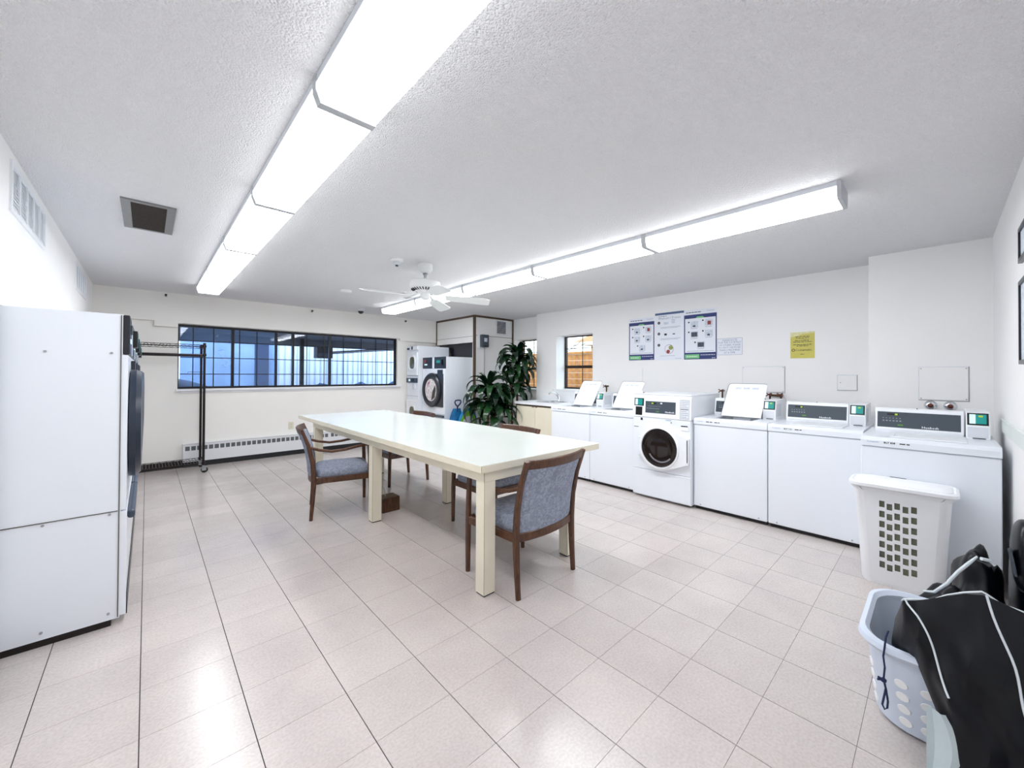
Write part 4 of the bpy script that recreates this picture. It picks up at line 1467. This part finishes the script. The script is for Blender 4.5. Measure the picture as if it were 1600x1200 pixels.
# ------------------------------------------------------------------ left wall vents, ceiling vent
for k, (y0, y1, lab) in enumerate([(3.22, 4.12, 'white louvred vent high on the left wall, nearer the camera'), (5.74, 6.62, 'white louvred vent high on the left wall, near the far corner')]):
    t = thing('wall_vent', lab, 'vent', (XL, y0, 2.125), WL, 'vents on the left wall')
    L, h = y1 - y0, .255
    MB().box(0, L, -.008, 0, 0, .025).box(0, L, -.008, 0, h - .025, h).box(0, .03, -.008, 0, .025, h - .025).box(L - .03, L, -.012, 0, .025, h - .025).build('frame', 'white2', t)
    for q in range(1, 5):
        box('bar', 'white2', L * q / 5 - .01, L * q / 5 + .01, -.010, -.0005, .025, h - .025, t)
    for q in range(11):
        z = .03 + q * .0185
        MB().poly([(-.006, z), (-.005, z + .002), (-.002, z + .015), (-.003, z + .0135)], 'x', .03, L - .03).build('slat', 'white2', t)
    box('backing', 'white2', .03, L - .03, -.0015, -.0002, .025, h - .025, t)

t = thing('ceiling_vent', 'grey metal ceiling vent with dark brown grille above the left dryers', 'vent', (-.13, 3.595, CEIL))
L, w_ = .262, .685
MB().box(0, .045, 0, w_, -.012, 0).box(L - .045, L, 0, w_, -.012, 0).box(.045, L - .045, 0, .03, -.012, 0).box(.045, L - .045, w_ - .03, w_, -.012, 0).build('frame', 'ventmetal', t)
box('backing', 'mesh', .045, L - .045, .03, w_ - .03, -.003, -.0005, t)
for q in range(28):
    y = .036 + q * .0225
    MB().poly([(y, -.003), (y + .003, -.003), (y + .012, -.0115), (y + .009, -.0115)], 'x', .045, L - .045).build('slat', 'mesh', t)

# ------------------------------------------------------------------ ceiling fan, detectors, camera dome
def fan():
    t = thing('ceiling_fan', 'white five-blade ceiling fan between the two light rows', 'fan', (1.985, 3.64, 0))
    MB().lathe([(.068, CEIL - .0005), (.072, CEIL - .02), (.068, CEIL - .06), (.045, CEIL - .085), (.02, CEIL - .092)], 28).build('canopy', 'fan', t, smooth=True)
    MB().lathe([(.022, 2.338), (.026, 2.330), (.016, 2.318), (.014, 2.285)], 16).build('downrod', 'silver', t, smooth=True)
    MB().lathe([(.016, 2.290), (.035, 2.275), (.110, 2.262), (.148, 2.250), (.152, 2.215), (.148, 2.188), (.128, 2.172), (.09, 2.160)], 36).build('motor', 'fan', t, smooth=True)
    b_ = MB()
    for k in range(28):
        a = 2 * PI * k / 28
        c_, s_ = math.cos(a), math.sin(a)
        b_.tube([(c_ * .100, s_ * .100, 2.1620), (c_ * .136, s_ * .136, 2.1745)], .0065, 4)
    b_.build('motor_slots', 'charcoal', t)
    MB().lathe([(.085, 2.160), (.07, 2.140), (.045, 2.135), (.048, 2.105), (.036, 2.08), (.012, 2.072)], 24).build('switch_housing', 'fan', t, smooth=True)
    MB().tube([(.03, -.02, 2.10), (.034, -.024, 2.03)], .002, 5).build('pull_chain', 'silver', t)
    for k in range(5):
        a = R(85 + 72 * k - 44.7)
        br = MB().sweep([(.07, 0, 2.150), (.13, 0, 2.138), (.19, 0, 2.118), (.25, 0, 2.108)], [.024, .02, .03, .07], .006, (0, 0, 1)).build('blade_iron', 'fan', t)
        br.rotation_euler = (0, 0, a)
        n = 12
        topp, bot = [], []
        for i in range(n):
            u = i / (n - 1)
            x = .20 + .445 * u
            hw = .050 + .018 * u
            if i == n - 1:
                hw *= .72
            if i == 0:
                hw *= .8
            z = 2.096 - .024 * u
            topp.append([(x, -hw, z + hw * .3), (x, hw, z - hw * .3), (x, hw, z - hw * .3 + .006), (x, -hw, z + hw * .3 + .006)])
        bl = MB().rings(topp).build('blade', 'fan', t)
        bl.rotation_euler = (0, 0, a)


fan()
t = thing('smoke_detector', 'white cone-shaped smoke detector on the ceiling beside the fan', 'detector', (1.70, 3.67, CEIL - .001))
MB().lathe([(.062, 0), (.062, -.014), (.055, -.022), (.034, -.030)], 24).build('base', 'fan', t, smooth=True)
MB().lathe([(.036, -.030), (.036, -.048), (.028, -.056)], 20).build('sensor_ring', 'grille', t, smooth=True)
MB().lathe([(.014, -.056), (.014, -.066), (.006, -.070)], 12).build('sensor_tip', 'slate', t)
t = thing('round_detector', 'round white detector on the ceiling near the long window', 'detector', (1.85, 5.5, CEIL - .001))
MB().lathe([(.075, 0), (.075, -.018), (.062, -.034), (.02, -.038)], 24).build('body', 'fan', t, smooth=True)
MB().lathe([(.077, -.006), (.077, -.010)], 24).build('groove', 'grille', t)
t = thing('camera_dome', 'small dark dome security camera on the ceiling by the back wall', 'camera', (2.60, 6.98, CEIL - .001))
MB().lathe([(.062, 0), (.062, -.022), (.05, -.034)], 20).build('base', 'grille', t, smooth=True)
MB().lathe([(.046, -.034), (.044, -.048), (.032, -.066), (.012, -.076)], 20).build('dome', 'black', t, smooth=True)

# ------------------------------------------------------------------ closet grille and phone box
t = thing('closet_vent', 'white vent with dark slats high on the closet front', 'vent', (4.80, 6.09, 2.09), 0)
MB().box(0, .34, -.012, 0, 0, .03).box(0, .34, -.012, 0, .275, .305).box(0, .055, -.012, 0, .03, .275).box(.285, .34, -.012, 0, .03, .275).build('frame', 'white2', t)
box('backing', 'shadowgap', .055, .285, -.002, -.0003, .03, .275, t)
for q in range(9):
    z = .034 + q * .0272
    MB().poly([(-.011, z), (-.010, z + .003), (-.003, z + .014), (-.004, z + .011)], 'x', .055, .285).build('slat', 'grille', t)
t = thing('meter_box', 'grey wall box with a clear cover and conduit on the closet front', 'electrical box', (4.44, 6.09, 1.835), 0)
box('backplate', 'white2', -.04, .16, -.02, 0, -.02, .25, t, b=.003)
c = box('cover', 'slate', 0, .165, -.09, -.02, 0, .235, t, b=.012, seg=2)
box('dial', 'picgrey', .05, .12, -.092, -.09, .10, .17, c)
box('latch', 'ink', .06, .10, -.096, -.09, .01, .03, c)
MB().tube([(.10, -.03, 0), (.10, -.03, -.75)], .009, 8).build('conduit', 'silver', t, smooth=True)
MB().tube([(.17, -.01, .24), (.20, -.02, .24), (.20, -.02, .19)], .008, 6).build('elbow', 'silver', t)

# ------------------------------------------------------------------ snow shovels leaning on the dryer side
def shovel(loc, label, kind):
    t = thing('snow_shovel' if kind == 0 else 'toy_scoop', label, 'shovel' if kind == 0 else 'sled', loc)
    t.rotation_euler = (R(8), 0, 0)
    if kind == 0:
        P = []
        for i in range(9):
            u = i / 8
            z = .18 + .56 * u
            hw = .13 * (1 - max(0, (u - .6) / .4) ** 2 * .45)
            P.append([(hw * v, -.03 * (1 - v * v) - .0, z) for v in (-1, -.6, -.2, .2, .6, 1)])
        b_ = MB().grid(P)
        bmesh.ops.solidify(b_.bm, geom=b_.bm.faces[:], thickness=.004)
        b_.build('blade', 'blueshovel', t, smooth=True)
        MB().tube([(0, -.02, .68), (0, -.02, .78)], .014, 8).build('shaft', 'cord', t, smooth=True)
        MB().tube([(0, -.02, .775), (-.04, -.02, .81), (-.062, -.02, .85), (-.05, -.02, .88), (0, -.02, .885), (.05, -.02, .88), (.062, -.02, .85), (.04, -.02, .81), (0, -.02, .775)], .012, 8).build('grip', 'cord', t, smooth=True)
        MB().tube([(0, 0, 0), (0, 0, .2)], .012, 8).build('foot_rod', 'cord', t)
    else:
        def ring(k, y, cz=.40, hx=.20, hz=.34):
            return [(hx * k * math.cos(2 * PI * i / 28), y, cz + hz * k * math.sin(2 * PI * i / 28)) for i in range(28)]
        MB().rings([ring(1.0, .01), ring(1.0, -.015), ring(.97, -.02)]).build('rim', 'blueshovel', t, smooth=True)
        MB().rings([ring(.86, -.0205), ring(.86, -.024), ring(.82, -.026)]).build('body', 'greenprintbag', t)
        MB().rings([ring(.68, -.0265, .37), ring(.66, -.030, .37)]).build('print', 'bagprint', t)
        MB().tube([(0, 0, .73), (.02, 0, .80), (.01, 0, .86)], .006, 6).build('pull_cord', 'cord', t)
    return t


shovel((3.83, 6.00, 0), 'translucent blue snow shovel with dark D-grip leaning on the dryer side', 0)
shovel((4.04, 5.95, 0), 'blue and lime round plastic sled leaning beside the snow shovel', 1)

# ------------------------------------------------------------------ potted plants
def leaf_mesh(L, w_, rise, droop, twist=0.0):
    n = 11
    P = []
    x, z, a = 0.0, 0.0, rise
    st = L / (n - 1)
    for i in range(n):
        u = i / (n - 1)
        hw = w_ / 2 * (math.sin(PI * min(1, u * .92 + .08)) ** .75) * (1 if u < .98 else .2) + .001
        tw = twist * u
        row = []
        for v in (-1, -.5, 0, .5, 1):
            yy = hw * v
            zz = abs(v) * hw * .38 + .004 * math.sin(u * 16) * v
            row.append((x - zz * math.sin(a) * 0, yy * math.cos(tw), z + zz + yy * math.sin(tw)))
        P.append(row)
        x += st * math.cos(a)
        z += st * math.sin(a)
        a -= droop * (0.5 + u) / (n - 1)
    b_ = MB().grid(P)
    return b_.mesh('leaf', 'leaf', smooth=True, recalc=False)


def plant(loc, label, canes, seed, scale, pot_r, nleaf):
    random.seed(seed)
    t = thing('corn_plant', label, 'plant', loc, 0, 'potted corn plants in the far corner')
    MB().lathe([(pot_r * .75, 0), (pot_r * .8, .02), (pot_r, .28), (pot_r * 1.04, .30), (pot_r * .94, .30), (pot_r * .92, .26), (.01, .255)], 28).build('pot', 'pot', t, smooth=True)
    MB().lathe([(pot_r * .9, .256), (pot_r * .9, .266), (.02, .272)], 20).build('soil', 'soil', t)
    kinds = [leaf_mesh(.62 * scale, .128, R(60), R(178)), leaf_mesh(.56 * scale, .135, R(36), R(150)), leaf_mesh(.50 * scale, .125, R(12), R(112)),
             leaf_mesh(.46 * scale, .095, R(70), R(120), .3), leaf_mesh(.66 * scale, .12, R(48), R(168), -.3), leaf_mesh(.30 * scale, .06, R(75), R(70))]
    reach = {k.name: max(v.co.x for v in k.vertices) for k in kinds}
    for (dx, dy, h, crown) in canes:
        c = MB().tube([(dx, dy, .25), (dx * 1.1, dy, h * .5), (dx * 1.2, dy * 1.1, h)], [.024, .021, .017], 10).build('cane', 'cane', t, smooth=True)
        for k in range(crown):
            u = k / crown
            z = h - .40 * u * scale + .01
            kind = kinds[5] if u < .12 else kinds[3] if u < .25 else kinds[random.choice((0, 1, 4, 0))] if u < .7 else kinds[random.choice((1, 2, 4))]
            o = bpy.data.objects.new('leaf', kind)
            C.objects.link(o)
            o.parent = t
            o.location = (dx * 1.2, dy * 1.1, z)
            s = random.uniform(.85, 1.12)
            an = k * 2.39996
            px_, py_ = loc[0] + dx * 1.2, loc[1] + dy * 1.1
            lim = 9.0
            if math.cos(an) > .05:
                lim = min(lim, ((5.05 if py_ + .3 * math.sin(an) < 5.26 else 5.22) - px_) / math.cos(an))
            if math.sin(an) > .05:
                lim = min(lim, ((5.86 if loc[0] < 4.5 else 6.05) - py_) / math.sin(an))
            s = min(s, lim / reach[kind.name] * .95)
            o.scale = (s, s * random.uniform(.9, 1.15), s)
            o.rotation_euler = (random.uniform(-.25, .25), random.uniform(-.15, .25) + u * .35, k * 2.39996 + random.uniform(-.06, .06))
    return t


plant((4.22, 5.52, 0), 'low bushy corn plant with drooping dark leaves in front of the closet', [(0.0, 0.0, 1.16, 54), (.06, -.10, .84, 26)], 3, 1.0, .17, 40)
plant((4.84, 5.46, 0), 'tall corn plant on a bare cane beside the window and sink cabinet', [(0.0, 0.0, 1.72, 56), (-.07, .06, 1.22, 26)], 9, .92, .16, 40)

# ------------------------------------------------------------------ hamper, basket and bag at the near right
def hamper():
    t = thing('laundry_hamper', 'tall white plastic hamper with a punched front panel and lid', 'hamper', (3.315, .405, 0), WR)
    W_, D_, Hh = .46, .235, .635       # at rim; tapered toward the bottom
    def rr(x0, x1, y0, y1, z, r=.05, n=6):
        out = []
        for cx, cy, a0 in ((x1 - r, y1 - r, 0), (x0 + r, y1 - r, 90), (x0 + r, y0 + r, 180), (x1 - r, y0 + r, 270)):
            for k in range(n):
                a = R(a0 + 90 * k / (n - 1))
                out.append((cx + r * math.cos(a), cy + r * math.sin(a), z))
        return out
    # body: side and back walls around, front panel built from bars between the openings
    lv = [(0.0, .045), (.02, .038), (.30, .022), (.585, .004), (.60, -.012), (.615, -.02)]
    outer = [rr(k, W_ - k, k * .4, D_ - k * .4, z) for z, k in lv]
    bm = bmesh.new()
    V = [[bm.verts.new(p) for p in r] for r in outer]
    n = len(outer[0])
    front = 17   # the long front face lies between ring points 17 and 18
    for a, c in zip(V, V[1:]):
        for i in range(n):
            if i == front:
                continue
            bm.faces.new((a[i], a[(i + 1) % n], c[(i + 1) % n], c[i]))
    bm.faces.new(V[0][::-1])
    b_ = MB()
    b_.bm.free()
    b_.bm = bm
    b_.build('body', 'hamper', t, smooth=True, recalc=True)
    # front panel between z 0 and .585 with staggered openings
    def fx(z):
        for (za, ka), (zb, kb) in zip(lv, lv[1:]):
            if z <= zb:
                return ka + (kb - ka) * (z - za) / (zb - za)
        return lv[-1][1]
    def fy(z):
        return fx(z) * .4
    b_ = MB()
    cols = [.145, .181, .217, .255, .293]
    hw, hh = .0130, .0195
    def strip(xa, xb, za, zb, ea=False, eb=False):
        n_ = max(1, int((zb - za) / .02))
        P = []
        for i in range(n_ + 1):
            z = za + (zb - za) * i / n_
            P.append([((fx(z) + .05) if ea else xa, fy(z), z), ((W_ - fx(z) - .05) if eb else xb, fy(z), z)])
        b_.grid(P)
    strip(0, cols[0] - hw, 0, .585, ea=True)
    strip(cols[-1] + hw, 0, 0, .585, eb=True)
    for i, c in enumerate(cols):
        if i:
            strip(cols[i - 1] + hw, c - hw, 0, .585)
        off = [0, -.012, 0.0, -.013, -.006][i] * 1.0
        zprev = 0
        for r_ in range(7):
            zc = .132 + r_ * .064 + off + (0 if i != 2 else .0)
            strip(c - hw, c + hw, zprev, zc - hh)
            zprev = zc + hh
        strip(c - hw, c + hw, zprev, .585)
    bmesh.ops.remove_doubles(b_.bm, verts=b_.bm.verts, dist=.0002)
    b_.build('front_panel', 'hamper', t)
    strip_top = [[(.054, fy(.585), .585), (W_ - .054, fy(.585), .585)], [(.03, -.008, .615), (W_ - .03, -.008, .615)]]
    MB().grid(strip_top).build('front_lip', 'hamper', t)
    MB().rings([rr(.055, W_ - .055, .03, D_ - .03, .03, .03), rr(.03, W_ - .03, .022, D_ - .022, .57, .03)], cap=False).build('inner_wall', 'hamperin', t)
    rim = MB().rings([rr(-.018, W_ + .018, -.014, D_ + .012, .612, .055), rr(-.026, W_ + .026, -.022, D_ + .018, .618, .06), rr(-.026, W_ + .026, -.022, D_ + .018, .636, .06), rr(-.012, W_ + .012, -.010, D_ + .008, .645, .05), rr(.0, W_, .004, D_ - .006, .640, .05)], cap=False).build('rim', 'hamper', t, smooth=True)
    # hinged lid, slightly domed
    MB().rings([rr(.001, W_ - .001, .005, D_ - .008, .630, .05), rr(.001, W_ - .001, .005, D_ - .008, .644, .05), rr(.03, W_ - .03, .025, D_ - .03, .655, .05), rr(.12, W_ - .12, .06, D_ - .07, .662, .03)]).build('lid', 'hamper', t, smooth=True)
    MB().lathe([(.035, .655), (.035, .6635), (.028, .6645)], 16, (.15, .13, 0)).build('lid_latch', 'hamper', t, smooth=True)
    box('lid_slot', 'ink', .17, .25, D_ - .035, D_ - .03, .6555, .659, t)
    return t


hamper()


def basket():
    t = thing('laundry_basket', 'low white laundry basket with oval holes, half under the black bag', 'basket', (2.235, .005, 0))
    def rr(hx, hy, z, r=.13, n=8):
        out = []
        for sx, sy, a0 in ((1, 1, 0), (-1, 1, 90), (-1, -1, 180), (1, -1, 270)):
            for k in range(n):
                a = R(a0 + 90 * k / (n - 1))
                out.append((sx * (hx - r) + r * math.cos(a), sy * (hy - r) + r * math.sin(a), z))
        return out
    MB().rings([rr(.20, .15, .004), rr(.215, .165, .0), rr(.232, .182, .012), rr(.262, .205, .28)], cap=False).build('outer_wall', 'basket', t, smooth=True)
    MB().rings([rr(.215, .165, .010), rr(.256, .199, .29)], cap=False).build('inner_wall', 'basket', t, smooth=True)
    MB().rings([rr(.214, .164, .004), rr(.214, .164, .011)]).build('bottom', 'basket', t)
    MB().rings([rr(.256, .199, .285), rr(.262, .205, .28), rr(.278, .221, .288), rr(.290, .232, .306), rr(.284, .228, .322), rr(.268, .212, .326), rr(.256, .199, .312), rr(.256, .199, .285)], cap=False).build('rim', 'basket', t, smooth=True)
    # oval holes: inset ovals set into the near wall
    for k in range(4):
        z = .050 + k * .047
        f = (z - .012) / .268
        hx, hy = .232 + .030 * f, .182 + .023 * f
        for kind, q in (('c', 166), ('f', .028), ('f', -.028), ('c', 110)):
            if kind == 'c':
                a = R(q)
                px, py = -(hx - .13) + .13 * math.cos(a), (hy - .13) + .13 * math.sin(a)
                nx, ny = math.cos(a), math.sin(a)
            else:
                px, py, nx, ny = -hx, q, -1.0, 0.0
            tx, ty = -ny, nx
            rg = []
            for o_, sc_ in ((-.002, 1.0), (.0022, .92)):
                rg.append([(px + nx * (o_ - .11 * (-.016 * math.sin(2 * PI * i / 20) * sc_)) + tx * .020 * sc_ * math.cos(2 * PI * i / 20), py + ny * (o_ + .11 * .016 * math.sin(2 * PI * i / 20) * sc_) + ty * .020 * sc_ * math.cos(2 * PI * i / 20), z + .016 * sc_ * math.sin(2 * PI * i / 20)) for i in range(20)])
            MB().rings(rg).build('oval_hole', 'ovalwhite', t)
    return t


basket()


def bag():
    t = thing('garment_bag', 'black nylon bag with white piping slumped over the laundry basket', 'bag', (0, 0, 0))
    # loft along -Y: each station is (y, x_front_bottom, z_bottom, x_front_top, z_top, x_back)
    st = [(.125, 2.03, .30, 2.06, .40, 2.16), (.10, 1.995, .31, 2.00, .495, 2.24), (.06, 1.955, .325, 1.975, .520, 2.30), (.02, 1.915, .200, 1.965, .545, 2.34),
          (-.02, 1.88, .10, 1.955, .575, 2.36), (-.06, 1.86, .004, 1.95, .600, 2.36), (-.10, 1.85, .004, 1.95, .612, 2.36), (-.14, 1.85, .004, 1.95, .605, 2.5),
          (-.19, 1.85, .004, 1.95, .590, 2.36), (-.245, 1.86, .004, 1.96, .56, 2.48), (-.285, 1.90, .01, 2.0, .48, 2.44)]
    def at(k, v):
        # v 0..1 front face bottom->top, 1..2 top front->back, 2..2.6 back side down
        y, xb, zb, xt, zt, xk = st[k]
        if v <= 1:
            bulge = math.sin(PI * v) * .035
            x = xb + (xt - xb) * v - bulge
            z = zb + (zt - zb) * v
        elif v <= 2:
            u = v - 1
            x = xt + (xk - xt) * u
            z = zt - .24 * u
        else:
            u = (v - 2) / .6
            x = xk
            z = zt - .24 - (zt - .24 - .10) * u
        f = .010 * math.sin(y * 46 + z * 20) + .008 * math.sin(z * 34 - y * 60 + x * 10) + .006 * math.sin(x * 40 + y * 25)
        if v < 1:
            x += f * math.sin(PI * min(1, v * 1.05))
        return Vector((x, y + .006 * math.sin(z * 25), z + (f * .5 if 1 < v < 2 else 0)))
    def interp(s_, v):
        k = min(len(st) - 2, int(s_))
        u = s_ - k
        return at(k, v) * (1 - u) + at(k + 1, v) * u
    NS, NV = 60, 52
    P = [[interp((len(st) - 1) * i / NS, 2.6 * j / NV) for j in range(NV + 1)] for i in range(NS + 1)]
    b_ = MB().grid(P)
    b_.build('cloth', 'bag', t, smooth=True)
    # closing flank at the left end
    e = [interp(0, 2.6 * j / NV) for j in range(NV + 1)]
    c0 = sum(e, Vector()) / len(e)
    P2 = [e, [p * .5 + c0 * .5 for p in e], [p * .05 + c0 * .95 for p in e]]
    MB().grid(P2).build('end_panel', 'bag', t, smooth=True)
    def pipe(path, r=.0034, name='piping'):
        pts = []
        for s_, v in path:
            p = interp(s_, v)
            pts.append(p + Vector((-.004 if v < 1 else 0, 0, .004 if v >= 1 else 0)))
        MB().tube(pts, r, 6).build(name, 'piping', t, smooth=True)
    seq = lambda a, c, n_: [tuple(a[k] + (c[k] - a[k]) * i / n_ for k in (0, 1)) for i in range(n_ + 1)]
    pipe(seq((.9, 1.02), (9.8, 1.02), 44))
    pipe([(1.2 + 3.6 * u, 1.0 - 1.05 * u * (1 - .35 * u)) for u in [i / 24 for i in range(20)]])
    pipe([(6.2 + 2.9 * u ** .8, 1.0 - .95 * u) for u in [i / 24 for i in range(25)]])
    # pale lining flap hanging at the lower left
    P = []
    for i in range(9):
        u = i / 8
        z = .21 - .205 * u
        w_ = .03 + .05 * math.sin(PI * min(1, u * .8 + .1))
        P.append([(1.885 - .03 * u + .01 * math.sin(v * 6), .035 - .0 * u - w_ * v + .0, z) for v in (0, .25, .5, .75, 1)])
    MB().grid(P).build('lining_flap', 'lining', t, smooth=True)
    # second soft fold heaped behind
    def heap(name, c, r, m, seed, par):
        random.seed(seed)
        b2 = MB()
        bmesh.ops.create_icosphere(b2.bm, subdivisions=4, radius=1)
        for v in b2.bm.verts:
            p = v.co
            f = 1 + .10 * math.sin(p.x * 5 + seed) * math.sin(p.y * 6) + .07 * math.sin(p.z * 9 + p.x * 4 + seed)
            v.co = Vector((c[0] + p.x * r[0] * f, c[1] + p.y * r[1] * f, c[2] + p.z * r[2] * f))
        return b2.build(name, m, par, smooth=True)
    return t, heap


bg_t, heap = bag()
t = thing('jacket', 'black jacket with white trim heaped behind the garment bag', 'jacket', (0, 0, 0))
heap('body', (2.76, -.120, .27), (.17, .085, .26), 'bag', 3, t)
heap('sleeve', (2.66, -.02, .17), (.10, .105, .17), 'bag', 5, t)
MB().tube([(2.56, .055, .335), (2.545, .02, .350), (2.55, -.02, .40), (2.58, -.055, .455), (2.60, -.09, .50), (2.62, -.115, .53)], [.004, .006, .007, .007, .007, .004], 8).build('trim', 'piping', t, smooth=True)
MB().sweep([(2.585, -.125, .535), (2.60, -.15, .53), (2.60, -.165, .515)], .016, .012).build('toggle', 'piping', t, smooth=True)
t = thing('car_seat', 'dark rounded padded child seat at the right edge of the picture', 'child seat', (0, 0, 0))
def smooth_pad(name, c, rr_, par):
    b2 = MB()
    bmesh.ops.create_icosphere(b2.bm, subdivisions=4, radius=1)
    for v in b2.bm.verts:
        p = v.co
        e = .8
        v.co = Vector((c[0] + math.copysign(abs(p.x) ** e, p.x) * rr_[0], c[1] + math.copysign(abs(p.y) ** e, p.y) * rr_[1], c[2] + math.copysign(abs(p.z) ** e, p.z) * rr_[2]))
    return b2.build(name, 'bag2', par, smooth=True)
smooth_pad('headrest', (2.66, -.254, .565), (.11, .042, .15), t)
smooth_pad('shell', (2.86, -.262, .30), (.22, .034, .28), t)
MB().sweep([(2.60, -.205, .60), (2.585, -.212, .56), (2.58, -.220, .50)], .05, .008, (0, 1, 0)).build('strap', 'slate', t, smooth=True)
for dx in (-.1, .1):
    MB().tube([(2.86 + dx, -.262, .12), (2.86 + dx, -.262, .0)], .012, 8).build('foot', 'black', t)

t = thing('drawstring', 'navy drawstring loop with a knot hanging over the basket rim', 'cord', (0, 0, 0))
pts = [(1.985, .138, .372), (1.965, .144, .355), (1.945, .146, .325), (1.948, .150, .29), (1.950, .146, .25), (1.955, .150, .20)]
MB().tube(pts, .0032, 6).build('cord', 'cord', t, smooth=True)
MB().tube([(1.955, .150, .20), (1.957, .144, .17), (1.958, .150, .13), (1.958, .154, .105), (1.958, .147, .09), (1.958, .140, .10), (1.958, .138, .125), (1.957, .143, .165), (1.955, .149, .198)], .0034, 6).build('loop', 'cord', t, smooth=True)
MB().lathe([(.004, -.008), (.009, -.004), (.010, .002), (.004, .008)], 10, (1.953, .150, .20)).tube([(1.953, .15, .2), (1.95, .166, .205)], .004, 5).tube([(1.953, .15, .2), (1.95, .168, .195)], .0035, 5).build('knot', 'cord', t)

# tidy names: Blender adds the suffixes for repeats; deck marks keep their own meshes
for o in bpy.data.objects:
    if o.type == 'MESH' and not o.data.materials:
        o.data.materials.append(M['white'])
